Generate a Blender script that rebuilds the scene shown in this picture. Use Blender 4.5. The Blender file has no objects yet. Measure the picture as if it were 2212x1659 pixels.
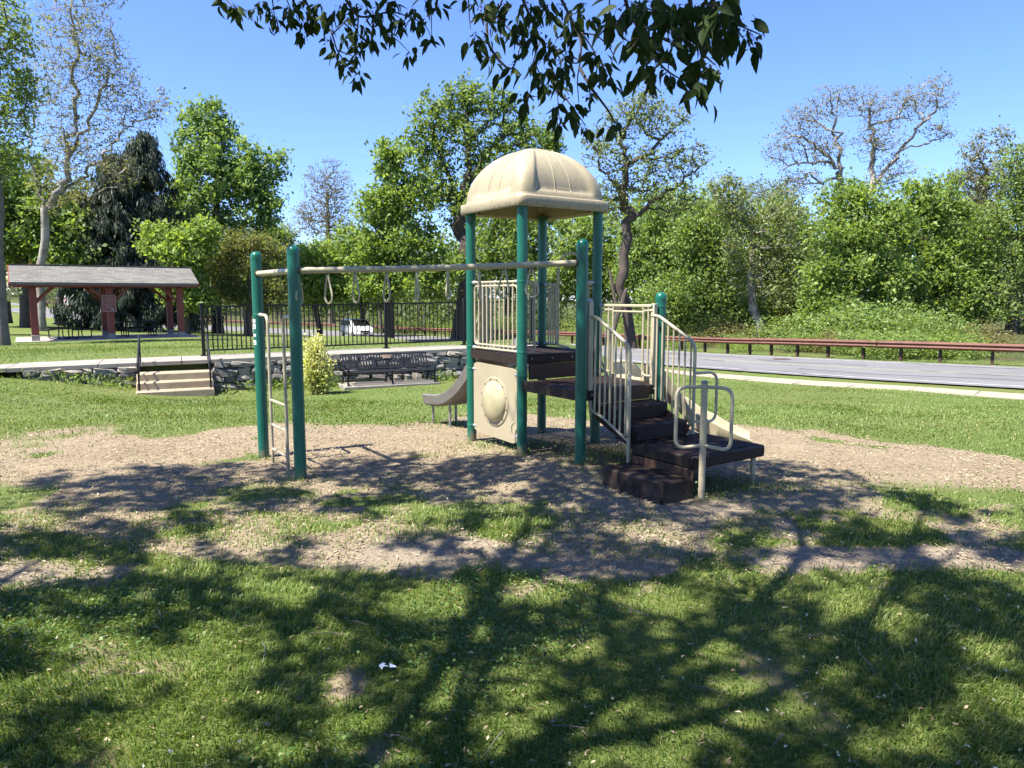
import bpy, bmesh, math, random
import numpy as np
from mathutils import Vector, Matrix

R = math.radians
sc = bpy.context.scene
COL = sc.collection
random.seed(7)

# ------------------------------------------------------------------ camera, sky, sun, exposure
EYE = 1.6
PITCH = R(6.8)
FPX = 1609.0                      # focal length in units of a 2212-wide picture
cam_d = bpy.data.cameras.new('camera')
cam_d.sensor_width = 36.0
cam_d.lens = 36.0 * FPX / 2212.0
cam_d.clip_start = 0.05
cam_d.clip_end = 3000.0
cam = bpy.data.objects.new('camera', cam_d)
COL.objects.link(cam)
cam.location = (0, 0, EYE)
cam.rotation_euler = (R(90) - PITCH, 0, 0)
sc.camera = cam

SUN_DIR = Vector((0.85, 0.52, -1.80)).normalized()      # the way the light travels
world = bpy.data.worlds.new('World')
sc.world = world
world.use_nodes = True
wn = world.node_tree
for n in list(wn.nodes):
    wn.nodes.remove(n)
wo = wn.nodes.new('ShaderNodeOutputWorld')
bg = wn.nodes.new('ShaderNodeBackground')
sky = wn.nodes.new('ShaderNodeTexSky')
sky.sky_type = 'NISHITA'
sky.sun_disc = False
sky.sun_elevation = math.asin(-SUN_DIR.z)
sky.sun_rotation = math.atan2(-SUN_DIR.x, -SUN_DIR.y)
sky.air_density = 1.0
sky.dust_density = 0.15
sky.ozone_density = 5.0
bg.inputs['Strength'].default_value = 0.10
tint = wn.nodes.new('ShaderNodeMix'); tint.data_type = 'RGBA'; tint.blend_type = 'MULTIPLY'
tint.inputs[0].default_value = 1.0; tint.inputs[7].default_value = (0.66, 0.735, 1.06, 1)
wn.links.new(sky.outputs[0], tint.inputs[6]); wn.links.new(tint.outputs[2], bg.inputs['Color'])
wn.links.new(bg.outputs[0], wo.inputs[0])

sun_d = bpy.data.lights.new('sun', 'SUN')
sun_d.energy = 5.0
sun_d.angle = R(0.55)
sun_d.color = (1.0, 0.95, 0.86)
sun = bpy.data.objects.new('sun', sun_d)
COL.objects.link(sun)
sun.location = (-20, -12, 45)
sun.rotation_euler = SUN_DIR.to_track_quat('-Z', 'Y').to_euler()

vs = sc.view_settings
vs.view_transform = 'Standard'
vs.look = 'None'
vs.exposure = 1.5
vs.gamma = 1.0
vs.use_curve_mapping = False
sc.cycles.max_bounces = 6
sc.cycles.diffuse_bounces = 3
sc.cycles.transmission_bounces = 4
sc.cycles.transparent_max_bounces = 6
sc.cycles.caustics_reflective = False
sc.cycles.caustics_refractive = False
sc.cycles.use_adaptive_sampling = True
sc.cycles.adaptive_threshold = 0.015
sc.cycles.use_denoising = True
sc.cycles.denoiser = 'OPENIMAGEDENOISE'
sc.cycles.denoising_prefilter = 'ACCURATE'

# ------------------------------------------------------------------ small maths
CP, SP = math.cos(PITCH), math.sin(PITCH)

def pix(x, y, D):
    """world point at forward distance D seen in direction (x, y) of the photograph"""
    dx = (x - 1106.0) / FPX
    dy = (829.5 - y) / FPX
    fy = CP + dy * SP
    fz = -SP + dy * CP
    t = D / fy
    return Vector((dx * t, D, EYE + fz * t))

def gpix(x, y, z=0.0):
    dx = (x - 1106.0) / FPX
    dy = (829.5 - y) / FPX
    fy = CP + dy * SP
    fz = -SP + dy * CP
    t = (z - EYE) / fz
    return (dx * t, fy * t)

def to_px(X, Y, Z):
    """vectorised projection to 2212-wide picture units"""
    Z = Z - EYE
    f = Y * CP - Z * SP
    u = Y * SP + Z * CP
    f = np.maximum(f, 1e-3)
    return 1106.0 + FPX * X / f, 829.5 - FPX * u / f

def sstep(a, b, x):
    t = np.clip((x - a) / (b - a), 0, 1)
    return t * t * (3 - 2 * t)

def _hash(ix, iy, seed):
    h = (ix.astype(np.int64) * 374761393 + iy.astype(np.int64) * 668265263 + seed * 982451653) & 0xFFFFFFFF
    h = ((h ^ (h >> 13)) * 1274126177) & 0xFFFFFFFF
    return ((h ^ (h >> 16)) & 0xFFFF) / 65535.0

def vnoise(x, y, seed=0):
    x = np.asarray(x, float); y = np.asarray(y, float)
    ix = np.floor(x); iy = np.floor(y)
    fx = x - ix; fy = y - iy
    fx = fx * fx * (3 - 2 * fx); fy = fy * fy * (3 - 2 * fy)
    a = _hash(ix, iy, seed); b = _hash(ix + 1, iy, seed)
    c = _hash(ix, iy + 1, seed); d = _hash(ix + 1, iy + 1, seed)
    return (a * (1 - fx) + b * fx) * (1 - fy) + (c * (1 - fx) + d * fx) * fy

def fbm(x, y, seed=0, oct=4):
    s = 0; a = 0.5; n = 0
    for k in range(oct):
        s = s + a * vnoise(x * 2 ** k + 17.3 * k, y * 2 ** k - 9.1 * k, seed + k)
        n += a; a *= 0.5
    return s / n

# ------------------------------------------------------------------ materials
def nodes_of(name):
    m = bpy.data.materials.new(name)
    m.use_nodes = True
    nt = m.node_tree
    for n in list(nt.nodes):
        nt.nodes.remove(n)
    out = nt.nodes.new('ShaderNodeOutputMaterial')
    return m, nt, out

def N(nt, t, **kw):
    n = nt.nodes.new(t)
    for k, v in kw.items():
        setattr(n, k, v)
    return n

def noise(nt, scale, detail=4, rough=0.6, coord='Object', dist=0.0):
    tc = N(nt, 'ShaderNodeTexCoord')
    n = N(nt, 'ShaderNodeTexNoise')
    n.inputs['Scale'].default_value = scale
    n.inputs['Detail'].default_value = detail
    n.inputs['Roughness'].default_value = rough
    n.inputs['Distortion'].default_value = dist
    nt.links.new(tc.outputs[coord], n.inputs['Vector'])
    return n

def ramp(nt, src, stops):
    r = N(nt, 'ShaderNodeValToRGB')
    el = r.color_ramp.elements
    while len(el) < len(stops):
        el.new(0.5)
    for e, (p, c) in zip(el, stops):
        e.position = p
        e.color = (c[0], c[1], c[2], 1)
    nt.links.new(src, r.inputs['Fac'])
    return r

def mixc(nt, fac, a, b, mode='MIX'):
    m = N(nt, 'ShaderNodeMix', data_type='RGBA', blend_type=mode)
    for s, v in ((m.inputs[0], fac), (m.inputs[6], a), (m.inputs[7], b)):
        if hasattr(v, 'links') or hasattr(v, 'is_linked'):
            nt.links.new(v, s)
        elif isinstance(v, (int, float)):
            s.default_value = v
        else:
            s.default_value = (v[0], v[1], v[2], 1)
    return m.outputs[2]

def pmat(name, a, b=None, scale=4.0, rough=0.6, bump=0.0, bscale=None, metal=0.0, spec=0.5, stops=(0.35, 0.7), speck=None, coat=0.0):
    m, nt, out = nodes_of(name)
    p = N(nt, 'ShaderNodeBsdfPrincipled')
    p.inputs['Roughness'].default_value = rough
    p.inputs['Metallic'].default_value = metal
    p.inputs['Specular IOR Level'].default_value = spec
    p.inputs['Coat Weight'].default_value = coat
    if b is None:
        b = tuple(c * 0.8 for c in a)
    n = noise(nt, scale, 5, 0.65)
    col = ramp(nt, n.outputs[0], [(stops[0], a), (stops[1], b)]).outputs[0]
    if speck:
        n2 = noise(nt, speck[1], 3, 0.7)
        f = ramp(nt, n2.outputs[0], [(speck[2], (0, 0, 0)), (speck[2] + 0.06, (1, 1, 1))]).outputs[0]
        n3 = noise(nt, speck[1] * 0.12, 2, 0.5)
        f3 = ramp(nt, n3.outputs[0], [(0.42, (0, 0, 0)), (0.62, (1, 1, 1))]).outputs[0]
        ff = mixc(nt, 1.0, f, f3, 'MULTIPLY')
        col = mixc(nt, ff, col, speck[0])
    nt.links.new(col, p.inputs['Base Color'])
    if bump:
        nb = noise(nt, bscale or scale * 6, 4, 0.7)
        bp = N(nt, 'ShaderNodeBump')
        bp.inputs['Strength'].default_value = bump
        bp.inputs['Distance'].default_value = 0.02
        nt.links.new(nb.outputs[0], bp.inputs['Height'])
        nt.links.new(bp.outputs[0], p.inputs['Normal'])
    nt.links.new(p.outputs[0], out.inputs[0])
    return m

def leafmat(name, c1, c2, c3=None, trans=0.45, rough=0.55, spec=0.3):
    m, nt, out = nodes_of(name)
    at = N(nt, 'ShaderNodeAttribute', attribute_name='tone')
    stops = [(0.0, c1), (0.6, c2), (1.0, c3 or c2)]
    col = ramp(nt, at.outputs['Fac'], stops).outputs[0]
    p = N(nt, 'ShaderNodeBsdfPrincipled')
    p.inputs['Roughness'].default_value = rough
    p.inputs['Specular IOR Level'].default_value = spec
    nt.links.new(col, p.inputs['Base Color'])
    tr = N(nt, 'ShaderNodeBsdfTranslucent')
    col2 = mixc(nt, 1.0, col, (1.25, 1.2, 0.45), 'MULTIPLY')
    nt.links.new(col2, tr.inputs['Color'])
    mx = N(nt, 'ShaderNodeMixShader')
    mx.inputs[0].default_value = trans
    nt.links.new(p.outputs[0], mx.inputs[1])
    nt.links.new(tr.outputs[0], mx.inputs[2])
    nt.links.new(mx.outputs[0], out.inputs[0])
    return m

M = {}
M['green_post'] = pmat('green_coated_steel', (0.005, 0.100, 0.066), (0.009, 0.122, 0.082), 3, 0.38, speck=((0.02, 0.07, 0.055), 40, 0.66))
M['green_cap'] = pmat('green_cap', (0.006, 0.112, 0.074), (0.009, 0.128, 0.086), 3, 0.3)
M['tan_pipe'] = pmat('tan_powder_coat', (0.44, 0.385, 0.26), (0.38, 0.33, 0.22), 6, 0.4, speck=((0.22, 0.18, 0.11), 30, 0.63))
M['tan_plastic'] = pmat('tan_moulded_plastic', (0.36, 0.31, 0.205), (0.30, 0.252, 0.162), 2.2, 0.6, speck=((0.12, 0.095, 0.06), 60, 0.575))
M['tan_panel'] = pmat('tan_moulded_panel', (0.37, 0.318, 0.21), (0.315, 0.265, 0.17), 1.8, 0.6, speck=((0.14, 0.11, 0.07), 60, 0.64))
M['slide_plastic'] = pmat('yellow_slide_plastic', (0.44, 0.385, 0.245), (0.39, 0.335, 0.205), 3, 0.42, speck=((0.3, 0.24, 0.14), 40, 0.6))
M['slide_grey'] = pmat('worn_grey_slide_plastic', (0.165, 0.152, 0.135), (0.11, 0.101, 0.09), 5, 0.5, bump=0.05, bscale=60)  # mottled grey, the same over the whole slide
M['brown_deck'] = pmat('brown_coated_deck', (0.021, 0.0135, 0.0105), (0.032, 0.021, 0.0165), 9, 0.6, bump=0.06, bscale=160, spec=0.22)
M['brown_panel'] = pmat('brown_riser', (0.075, 0.040, 0.026), (0.055, 0.030, 0.020), 7, 0.55, spec=0.25, speck=((0.16, 0.12, 0.09), 60, 0.6))
M['clamp'] = pmat('grey_clamp_metal', (0.42, 0.42, 0.41), (0.30, 0.30, 0.29), 20, 0.45, metal=0.3)
M['steel'] = pmat('galvanised_steel', (0.30, 0.29, 0.28), (0.20, 0.19, 0.18), 14, 0.5, metal=0.5)
M['bolt'] = pmat('dark_bolt', (0.10, 0.075, 0.05), None, 20, 0.5, metal=0.5)
M['bubble'] = pmat('hazy_bubble_plastic', (0.42, 0.37, 0.22), (0.30, 0.27, 0.17), 6, 0.22, spec=0.6)
M['black_iron'] = pmat('black_iron', (0.010, 0.010, 0.011), (0.015, 0.015, 0.016), 12, 0.55, spec=0.25)
M['bench_iron'] = pmat('dark_coated_bench_metal', (0.011, 0.012, 0.015), (0.018, 0.019, 0.023), 9, 0.5, spec=0.25)
M['plaque'] = pmat('bronze_plaque', (0.30, 0.22, 0.14), (0.2, 0.14, 0.08), 30, 0.4, metal=0.4)
M['stone'] = pmat('grey_field_stone', (0.34, 0.315, 0.27), (0.13, 0.12, 0.105), 4, 0.95, bump=0.9, bscale=14, speck=((0.42, 0.40, 0.37), 9, 0.55))
M['stone_b'] = pmat('warm_field_stone', (0.42, 0.375, 0.305), (0.18, 0.157, 0.128), 3.5, 0.9, bump=0.9, bscale=12, speck=((0.45, 0.42, 0.38), 8, 0.57))
M['stone_c'] = pmat('dark_field_stone', (0.22, 0.207, 0.185), (0.085, 0.08, 0.07), 4, 0.95, bump=0.9, bscale=15, speck=((0.34, 0.32, 0.29), 9, 0.56))
M['mortar'] = pmat('dark_mortar', (0.15, 0.138, 0.12), (0.09, 0.082, 0.07), 9, 0.95, bump=0.6, bscale=40)
M['concrete'] = pmat('weathered_concrete', (0.29, 0.262, 0.215), (0.20, 0.18, 0.145), 3.5, 0.9, bump=0.25, bscale=60, speck=((0.22, 0.19, 0.15), 20, 0.6))
M['step_concrete'] = pmat('tan_concrete_step', (0.36, 0.29, 0.195), (0.27, 0.21, 0.135), 5, 0.9, bump=0.25, bscale=60, speck=((0.2, 0.16, 0.1), 18, 0.58))
M['slab'] = pmat('pavilion_slab', (0.42, 0.36, 0.30), (0.30, 0.26, 0.21), 2, 0.9)
M['red_wood'] = pmat('red_stained_timber', (0.21, 0.042, 0.026), (0.145, 0.030, 0.020), 5, 0.6, bump=0.15, bscale=30)
M['shingle'] = pmat('brown_asphalt_shingle', (0.212, 0.200, 0.172), (0.155, 0.146, 0.125), 6, 0.95, bump=0.3, bscale=90)
M['shingle_b'] = pmat('dark_asphalt_shingle', (0.168, 0.158, 0.136), (0.122, 0.115, 0.099), 6, 0.95, bump=0.3, bscale=90)
M['white_paint'] = pmat('white_paint', (0.78, 0.78, 0.77), (0.72, 0.72, 0.71), 4, 0.35, coat=0.3)
M['dark_glass'] = pmat('dark_window_glass', (0.012, 0.014, 0.016), (0.016, 0.018, 0.02), 2, 0.12, spec=0.22)
M['rubber'] = pmat('tyre_rubber', (0.015, 0.015, 0.015), (0.025, 0.024, 0.023), 9, 0.85)
M['alloy'] = pmat('wheel_alloy', (0.45, 0.45, 0.46), (0.35, 0.35, 0.36), 9, 0.3, metal=0.8)
M['headlight'] = pmat('headlight_lens', (0.6, 0.62, 0.64), (0.5, 0.52, 0.55), 9, 0.1)
M['tail_red'] = pmat('tail_lamp_red', (0.35, 0.01, 0.01), None, 9, 0.2)
M['grille'] = pmat('black_grille', (0.02, 0.02, 0.02), None, 9, 0.5)
M['rust'] = pmat('weathering_steel', (0.165, 0.068, 0.044), (0.105, 0.045, 0.031), 3, 0.75, bump=0.1, bscale=40)
M['rust_post'] = pmat('weathering_steel_post', (0.075, 0.036, 0.027), (0.05, 0.026, 0.02), 5, 0.85)
M['rail_wood'] = pmat('brown_rail_wood', (0.14, 0.085, 0.055), (0.09, 0.055, 0.037), 5, 0.85)
M['asphalt'] = pmat('worn_grey_asphalt', (0.158, 0.153, 0.150), (0.118, 0.114, 0.112), 0.55, 0.95, bump=0.15, bscale=60)
M['line_white'] = pmat('worn_white_line', (0.50, 0.50, 0.49), (0.28, 0.28, 0.28), 3, 0.8)
M['line_yellow'] = pmat('worn_yellow_line', (0.40, 0.36, 0.22), (0.25, 0.24, 0.2), 3, 0.8)
M['sidewalk'] = pmat('tan_sidewalk', (0.34, 0.28, 0.205), (0.26, 0.21, 0.15), 2.5, 0.9, bump=0.2, bscale=30)
M['sticker_white'] = pmat('sticker_white', (0.75, 0.76, 0.78), (0.7, 0.71, 0.74), 20, 0.5)
M['sticker_blue'] = pmat('sticker_blue', (0.05, 0.12, 0.36), None, 20, 0.5)
M['sign_red'] = pmat('sign_red', (0.23, 0.06, 0.045), (0.18, 0.05, 0.04), 5, 0.5)
M['sign_bright_red'] = pmat('sign_bright_red', (0.55, 0.03, 0.03), None, 5, 0.5)
M['pole'] = pmat('grey_pole', (0.35, 0.36, 0.36), None, 5, 0.5, metal=0.3)
M['litter'] = pmat('white_paper', (0.85, 0.85, 0.86), (0.78, 0.78, 0.8), 20, 0.8)
M['bark_dark'] = pmat('dark_bark', (0.085, 0.066, 0.050), (0.042, 0.033, 0.026), 3.5, 0.95, bump=0.8, bscale=14)
M['bark_grey'] = pmat('grey_bark', (0.17, 0.145, 0.12), (0.095, 0.08, 0.065), 3, 0.95, bump=0.7, bscale=12)
M['bark_pale'] = pmat('pale_mottled_bark', (0.33, 0.295, 0.25), (0.135, 0.115, 0.09), 1.3, 0.85, bump=0.3, bscale=8, stops=(0.42, 0.6))
M['bark_cherry'] = pmat('cherry_bark', (0.055, 0.038, 0.034), (0.03, 0.022, 0.02), 14, 0.75, bump=0.4, bscale=60)
M['leaf_bright'] = leafmat('leaf_bright', (0.135, 0.205, 0.048), (0.235, 0.335, 0.085), (0.37, 0.46, 0.17), 0.52)
M['leaf_yellow'] = leafmat('leaf_yellow_green', (0.125, 0.190, 0.050), (0.215, 0.305, 0.090), (0.34, 0.43, 0.17), 0.5)
M['leaf_mid'] = leafmat('leaf_mid', (0.106, 0.165, 0.046), (0.191, 0.277, 0.079), (0.330, 0.422, 0.158), 0.5)
M['leaf_fresh'] = leafmat('leaf_fresh', (0.112, 0.185, 0.063), (0.205, 0.310, 0.112), (0.343, 0.462, 0.198), 0.5)
M['leaf_olive'] = leafmat('leaf_olive', (0.112, 0.129, 0.048), (0.191, 0.211, 0.077), (0.290, 0.304, 0.119), 0.5)
M['leaf_dark'] = leafmat('leaf_dark', (0.069, 0.106, 0.034), (0.119, 0.174, 0.055), (0.198, 0.264, 0.092), 0.5)
M['leaf_conifer'] = leafmat('leaf_conifer', (0.026, 0.041, 0.028), (0.050, 0.069, 0.045), (0.099, 0.108, 0.069), 0.12)
M['leaf_pale'] = leafmat('leaf_pale_new', (0.155, 0.165, 0.085), (0.225, 0.235, 0.130), (0.32, 0.32, 0.19), 0.5)
M['leaf_brown'] = leafmat('leaf_brown_green', (0.139, 0.125, 0.053), (0.205, 0.191, 0.073), (0.277, 0.277, 0.112))
M['leaf_tuft'] = leafmat('leaf_tuft', (0.145, 0.191, 0.066), (0.218, 0.271, 0.099), (0.317, 0.356, 0.145))
M['leaf_golden'] = leafmat('leaf_golden_shrub', (0.33, 0.36, 0.09), (0.52, 0.53, 0.20), (0.72, 0.69, 0.38))
M['leaf_white'] = leafmat('blossom_white', (0.55, 0.55, 0.5), (0.7, 0.7, 0.66), (0.8, 0.8, 0.76))
M['leaf_cherry'] = leafmat('cherry_leaf', (0.020, 0.036, 0.011), (0.030, 0.052, 0.014), (0.055, 0.080, 0.022), 0.30, 0.6, 0.12)  # hanging leaves: darker copy of the cherry leaf, shade put into its colour
M['leaf_cherry_crown'] = leafmat('cherry_leaf_sunlit', (0.045, 0.085, 0.018), (0.070, 0.120, 0.026), (0.10, 0.15, 0.04), 0.5, 0.5, 0.28)  # lit copy: paler and more translucent, to lift the shade under the crown
M['berry'] = pmat('dark_cherry_fruit', (0.045, 0.022, 0.018), (0.07, 0.04, 0.02), 20, 0.4)
M['blade'] = leafmat('grass_blade', (0.100, 0.160, 0.030), (0.172, 0.245, 0.056), (0.36, 0.35, 0.15), 0.35, 0.5, 0.35)
M['weed'] = leafmat('weed_leaf', (0.055, 0.115, 0.022), (0.095, 0.175, 0.035), (0.14, 0.22, 0.06), 0.3, 0.5, 0.35)
M['chip'] = leafmat('wood_chip', (0.13, 0.097, 0.060), (0.29, 0.228, 0.148), (0.44, 0.36, 0.245), 0.0, 0.95, 0.1)
M['wood_floor'] = leafmat('woodland_leaves', (0.100, 0.142, 0.050), (0.177, 0.242, 0.083), (0.283, 0.342, 0.142), 0.5)

def grime(m, z0, z1, colour, scale, lo, hi, amount=1.0):
    nt = m.node_tree
    p = [n for n in nt.nodes if n.type == 'BSDF_PRINCIPLED'][0]
    src = p.inputs['Base Color'].links[0].from_socket
    tc = N(nt, 'ShaderNodeTexCoord'); sx_ = N(nt, 'ShaderNodeSeparateXYZ'); nt.links.new(tc.outputs['Object'], sx_.inputs[0])
    mr = N(nt, 'ShaderNodeMapRange'); mr.inputs[1].default_value = z0; mr.inputs[2].default_value = z1; mr.inputs[3].default_value = 0.28; mr.inputs[4].default_value = 0.0
    nt.links.new(sx_.outputs[2], mr.inputs[0])
    n = noise(nt, scale, 5, 0.7)
    ad = N(nt, 'ShaderNodeMath', operation='ADD'); nt.links.new(n.outputs[0], ad.inputs[0]); nt.links.new(mr.outputs[0], ad.inputs[1])
    f = ramp(nt, ad.outputs[0], [(lo, (0, 0, 0)), (hi, (amount, amount, amount))]).outputs[0]
    nt.links.new(mixc(nt, f, src, colour), p.inputs['Base Color'])
grime(M['green_post'], 0.0, 0.32, (0.20, 0.15, 0.10), 9, 0.66, 0.92, 0.8)
grime(M['tan_plastic'], 2.45, 2.78, (0.10, 0.085, 0.06), 34, 0.80, 0.88, 0.75)
grime(M['tan_pipe'], 0.0, 0.3, (0.19, 0.145, 0.095), 12, 0.66, 0.92, 0.7)
grime(M['brown_deck'], -0.1, 0.45, (0.17, 0.135, 0.10), 7, 0.62, 1.0, 0.5)

# ------------------------------------------------------------------ mesh helpers
ORG = {}      # object -> world origin its mesh is relative to

def tag(o, label=None, cat=None, group=None, kind=None):
    if label: o['label'] = label
    if cat: o['category'] = cat
    if group: o['group'] = group
    if kind: o['kind'] = kind
    return o

def thing(name, loc, label, cat, group=None):
    o = bpy.data.objects.new(name, None)
    o.empty_display_size = 0.2
    COL.objects.link(o)
    o.location = loc
    ORG[o] = Vector(loc)
    return tag(o, label, cat, group)

def link(name, me, mat, parent=None):
    o = bpy.data.objects.new(name, me)
    COL.objects.link(o)
    if mat is not None and len(me.materials) == 0:
        me.materials.append(mat)
    if parent is not None:
        o.parent = parent
        ORG[o] = ORG[parent]
    else:
        ORG[o] = Vector((0, 0, 0))
    return o

class MB:
    """collects boxes, tubes and sheets (world coordinates) and links them as one mesh object"""
    def __init__(s):
        s.v = []; s.f = []
    def add(s, vs, fs):
        b = len(s.v)
        s.v += [tuple(p) for p in vs]
        s.f += [tuple(i + b for i in f) for f in fs]
        return s
    def box(s, c, hx, hy, hz, X=(1, 0, 0), Y=(0, 1, 0), Z=(0, 0, 1), bev=0.0):
        c = Vector(c); X = Vector(X); Y = Vector(Y); Z = Vector(Z)
        if bev <= 0:
            vs = [c + X * hx * a + Y * hy * b + Z * hz * d for a in (-1, 1) for b in (-1, 1) for d in (-1, 1)]
            fs = [(0, 1, 3, 2), (4, 6, 7, 5), (0, 4, 5, 1), (2, 3, 7, 6), (0, 2, 6, 4), (1, 5, 7, 3)]
            return s.add(vs, fs)
        b = min(bev, hx * 0.9, hy * 0.9, hz * 0.9)
        vs = []; idx = {}
        for a in (-1, 1):
            for bb in (-1, 1):
                for d in (-1, 1):
                    for ax in range(3):
                        e = [hx, hy, hz]
                        off = [e[0] - b, e[1] - b, e[2] - b]; off[ax] = e[ax]
                        idx[(a, bb, d, ax)] = len(vs)
                        vs.append(c + X * off[0] * a + Y * off[1] * bb + Z * off[2] * d)
        fs = []
        sg = (-1, 1)
        for q in sg:
            fs.append([idx[(q, -1, -1, 0)], idx[(q, 1, -1, 0)], idx[(q, 1, 1, 0)], idx[(q, -1, 1, 0)]])
            fs.append([idx[(-1, q, -1, 1)], idx[(1, q, -1, 1)], idx[(1, q, 1, 1)], idx[(-1, q, 1, 1)]])
            fs.append([idx[(-1, -1, q, 2)], idx[(1, -1, q, 2)], idx[(1, 1, q, 2)], idx[(-1, 1, q, 2)]])
        for p in sg:
            for q in sg:
                fs.append([idx[(p, q, -1, 0)], idx[(p, q, 1, 0)], idx[(p, q, 1, 1)], idx[(p, q, -1, 1)]])
                fs.append([idx[(p, -1, q, 0)], idx[(p, 1, q, 0)], idx[(p, 1, q, 2)], idx[(p, -1, q, 2)]])
                fs.append([idx[(-1, p, q, 1)], idx[(1, p, q, 1)], idx[(1, p, q, 2)], idx[(-1, p, q, 2)]])
        for a in sg:
            for bb in sg:
                for d in sg:
                    fs.append([idx[(a, bb, d, 0)], idx[(a, bb, d, 1)], idx[(a, bb, d, 2)]])
        return s.add(vs, fs)
    def bar(s, p, q, w, h, up=(0, 0, 1), bev=0.0):
        p = Vector(p); q = Vector(q)
        d = (q - p); L = d.length; d.normalize()
        up = Vector(up)
        if abs(d.dot(up)) > 0.98: up = Vector((0, 1, 0))
        sx = d.cross(up).normalized(); u2 = sx.cross(d).normalized()
        return s.box((p + q) / 2, L / 2, w / 2, h / 2, d, sx, u2, bev)
    def tube(s, pts, r, n=8, closed=False, caps=True):
        pts = [Vector(p) for p in pts]
        m = len(pts)
        rr = r if isinstance(r, (list, tuple)) else [r] * m
        base = len(s.v)
        t0 = None; nx = None
        for i, p in enumerate(pts):
            if closed:
                t = pts[(i + 1) % m] - pts[i - 1]
            else:
                t = pts[min(i + 1, m - 1)] - pts[max(i - 1, 0)]
            if t.length < 1e-9: t = Vector((0, 0, 1))
            t.normalize()
            if nx is None:
                a = Vector((0, 0, 1)) if abs(t.z) < 0.9 else Vector((1, 0, 0))
                nx = t.cross(a).normalized()
            else:
                nx = (nx - t * nx.dot(t))
                if nx.length < 1e-6:
                    nx = t.cross(Vector((0.3, 0.5, 0.8)))
                nx.normalize()
            ny = t.cross(nx)
            for k in range(n):
                an = 2 * math.pi * k / n
                q = p + (nx * math.cos(an) + ny * math.sin(an)) * rr[i]
                s.v.append((q.x, q.y, q.z))
        segs = m if closed else m - 1
        for i in range(segs):
            a = base + i * n; b = base + ((i + 1) % m) * n
            for k in range(n):
                k2 = (k + 1) % n
                s.f.append((a + k, a + k2, b + k2, b + k))
        if caps and not closed:
            s.f.append(tuple(base + k for k in reversed(range(n))))
            s.f.append(tuple(base + (m - 1) * n + k for k in range(n)))
        return s
    def lathe(s, c, prof, n=16, axis=(0, 0, 1)):
        c = Vector(c); Z = Vector(axis).normalized()
        X = Z.orthogonal().normalized(); Y = Z.cross(X)
        base = len(s.v)
        for (r, z) in prof:
            for k in range(n):
                an = 2 * math.pi * k / n
                q = c + Z * z + (X * math.cos(an) + Y * math.sin(an)) * max(r, 1e-4)
                s.v.append((q.x, q.y, q.z))
        for i in range(len(prof) - 1):
            for k in range(n):
                k2 = (k + 1) % n
                s.f.append((base + i * n + k, base + i * n + k2, base + (i + 1) * n + k2, base + (i + 1) * n + k))
        s.f.append(tuple(base + k for k in reversed(range(n))))
        s.f.append(tuple(base + (len(prof) - 1) * n + k for k in range(n)))
        return s
    def sweep(s, pts, lats, ups, prof, closed=True, caps=True):
        """prof: list of (a along lateral, b along up)"""
        base = len(s.v); n = len(prof); m = len(pts)
        for p, l, u in zip(pts, lats, ups):
            for a, b in prof:
                q = Vector(p) + Vector(l) * a + Vector(u) * b
                s.v.append((q.x, q.y, q.z))
        kk = n if closed else n - 1
        for i in range(m - 1):
            for k in range(kk):
                k2 = (k + 1) % n
                s.f.append((base + i * n + k, base + i * n + k2, base + (i + 1) * n + k2, base + (i + 1) * n + k))
        if caps and closed:
            s.f.append(tuple(base + k for k in reversed(range(n))))
            s.f.append(tuple(base + (m - 1) * n + k for k in range(n)))
        return s
    def build(s, name, mat, parent=None, smooth=True, angle=40):
        o0 = ORG[parent] if parent is not None else Vector((0, 0, 0))
        me = bpy.data.meshes.new(name)
        me.from_pydata([(a - o0.x, b - o0.y, c - o0.z) for a, b, c in s.v], [], s.f)
        bm = bmesh.new(); bm.from_mesh(me)
        bmesh.ops.recalc_face_normals(bm, faces=bm.faces)
        bm.to_mesh(me); bm.free()
        me.validate()
        if smooth:
            me.shade_smooth()
            try:
                me.set_sharp_from_angle(angle=R(angle))
            except Exception:
                pass
        return link(name, me, mat, parent)

def fast_mesh(name, v, f, tone=None, smooth=False):
    """numpy arrays -> mesh; f has shape (n, k)"""
    me = bpy.data.meshes.new(name)
    nf, k = f.shape
    me.vertices.add(len(v)); me.loops.add(nf * k); me.polygons.add(nf)
    me.vertices.foreach_set('co', np.asarray(v, np.float32).ravel())
    me.loops.foreach_set('vertex_index', np.asarray(f, np.int32).ravel())
    me.polygons.foreach_set('loop_start', np.arange(0, nf * k, k, dtype=np.int32))
    me.polygons.foreach_set('loop_total', np.full(nf, k, np.int32))
    if smooth:
        me.polygons.foreach_set('use_smooth', np.ones(nf, bool))
    me.update(calc_edges=True)
    if tone is not None:
        a = me.attributes.new('tone', 'FLOAT', 'FACE')
        a.data.foreach_set('value', np.asarray(tone, np.float32))
    return me

def unit(a):
    return a / np.maximum(np.linalg.norm(a, axis=1, keepdims=True), 1e-9)

def kites(c, size, axis, nrm, aspect=0.5, fold=0.18):
    """leaf-shaped quads: c base points, axis leaf direction, nrm leaf normal"""
    ax = unit(axis)
    sd = unit(np.cross(ax, nrm))
    nn = np.cross(sd, ax)
    s = size[:, None]
    w = s * aspect * 0.5
    p0 = c
    p1 = c + ax * s * 0.42 + sd * w + nn * w * fold * 2
    p2 = c + ax * s - nn * s * 0.08
    p3 = c + ax * s * 0.42 - sd * w + nn * w * fold * 2
    v = np.stack([p0, p1, p2, p3], 1).reshape(-1, 3)
    f = np.arange(len(c) * 4).reshape(-1, 4)
    return v, f

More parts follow.
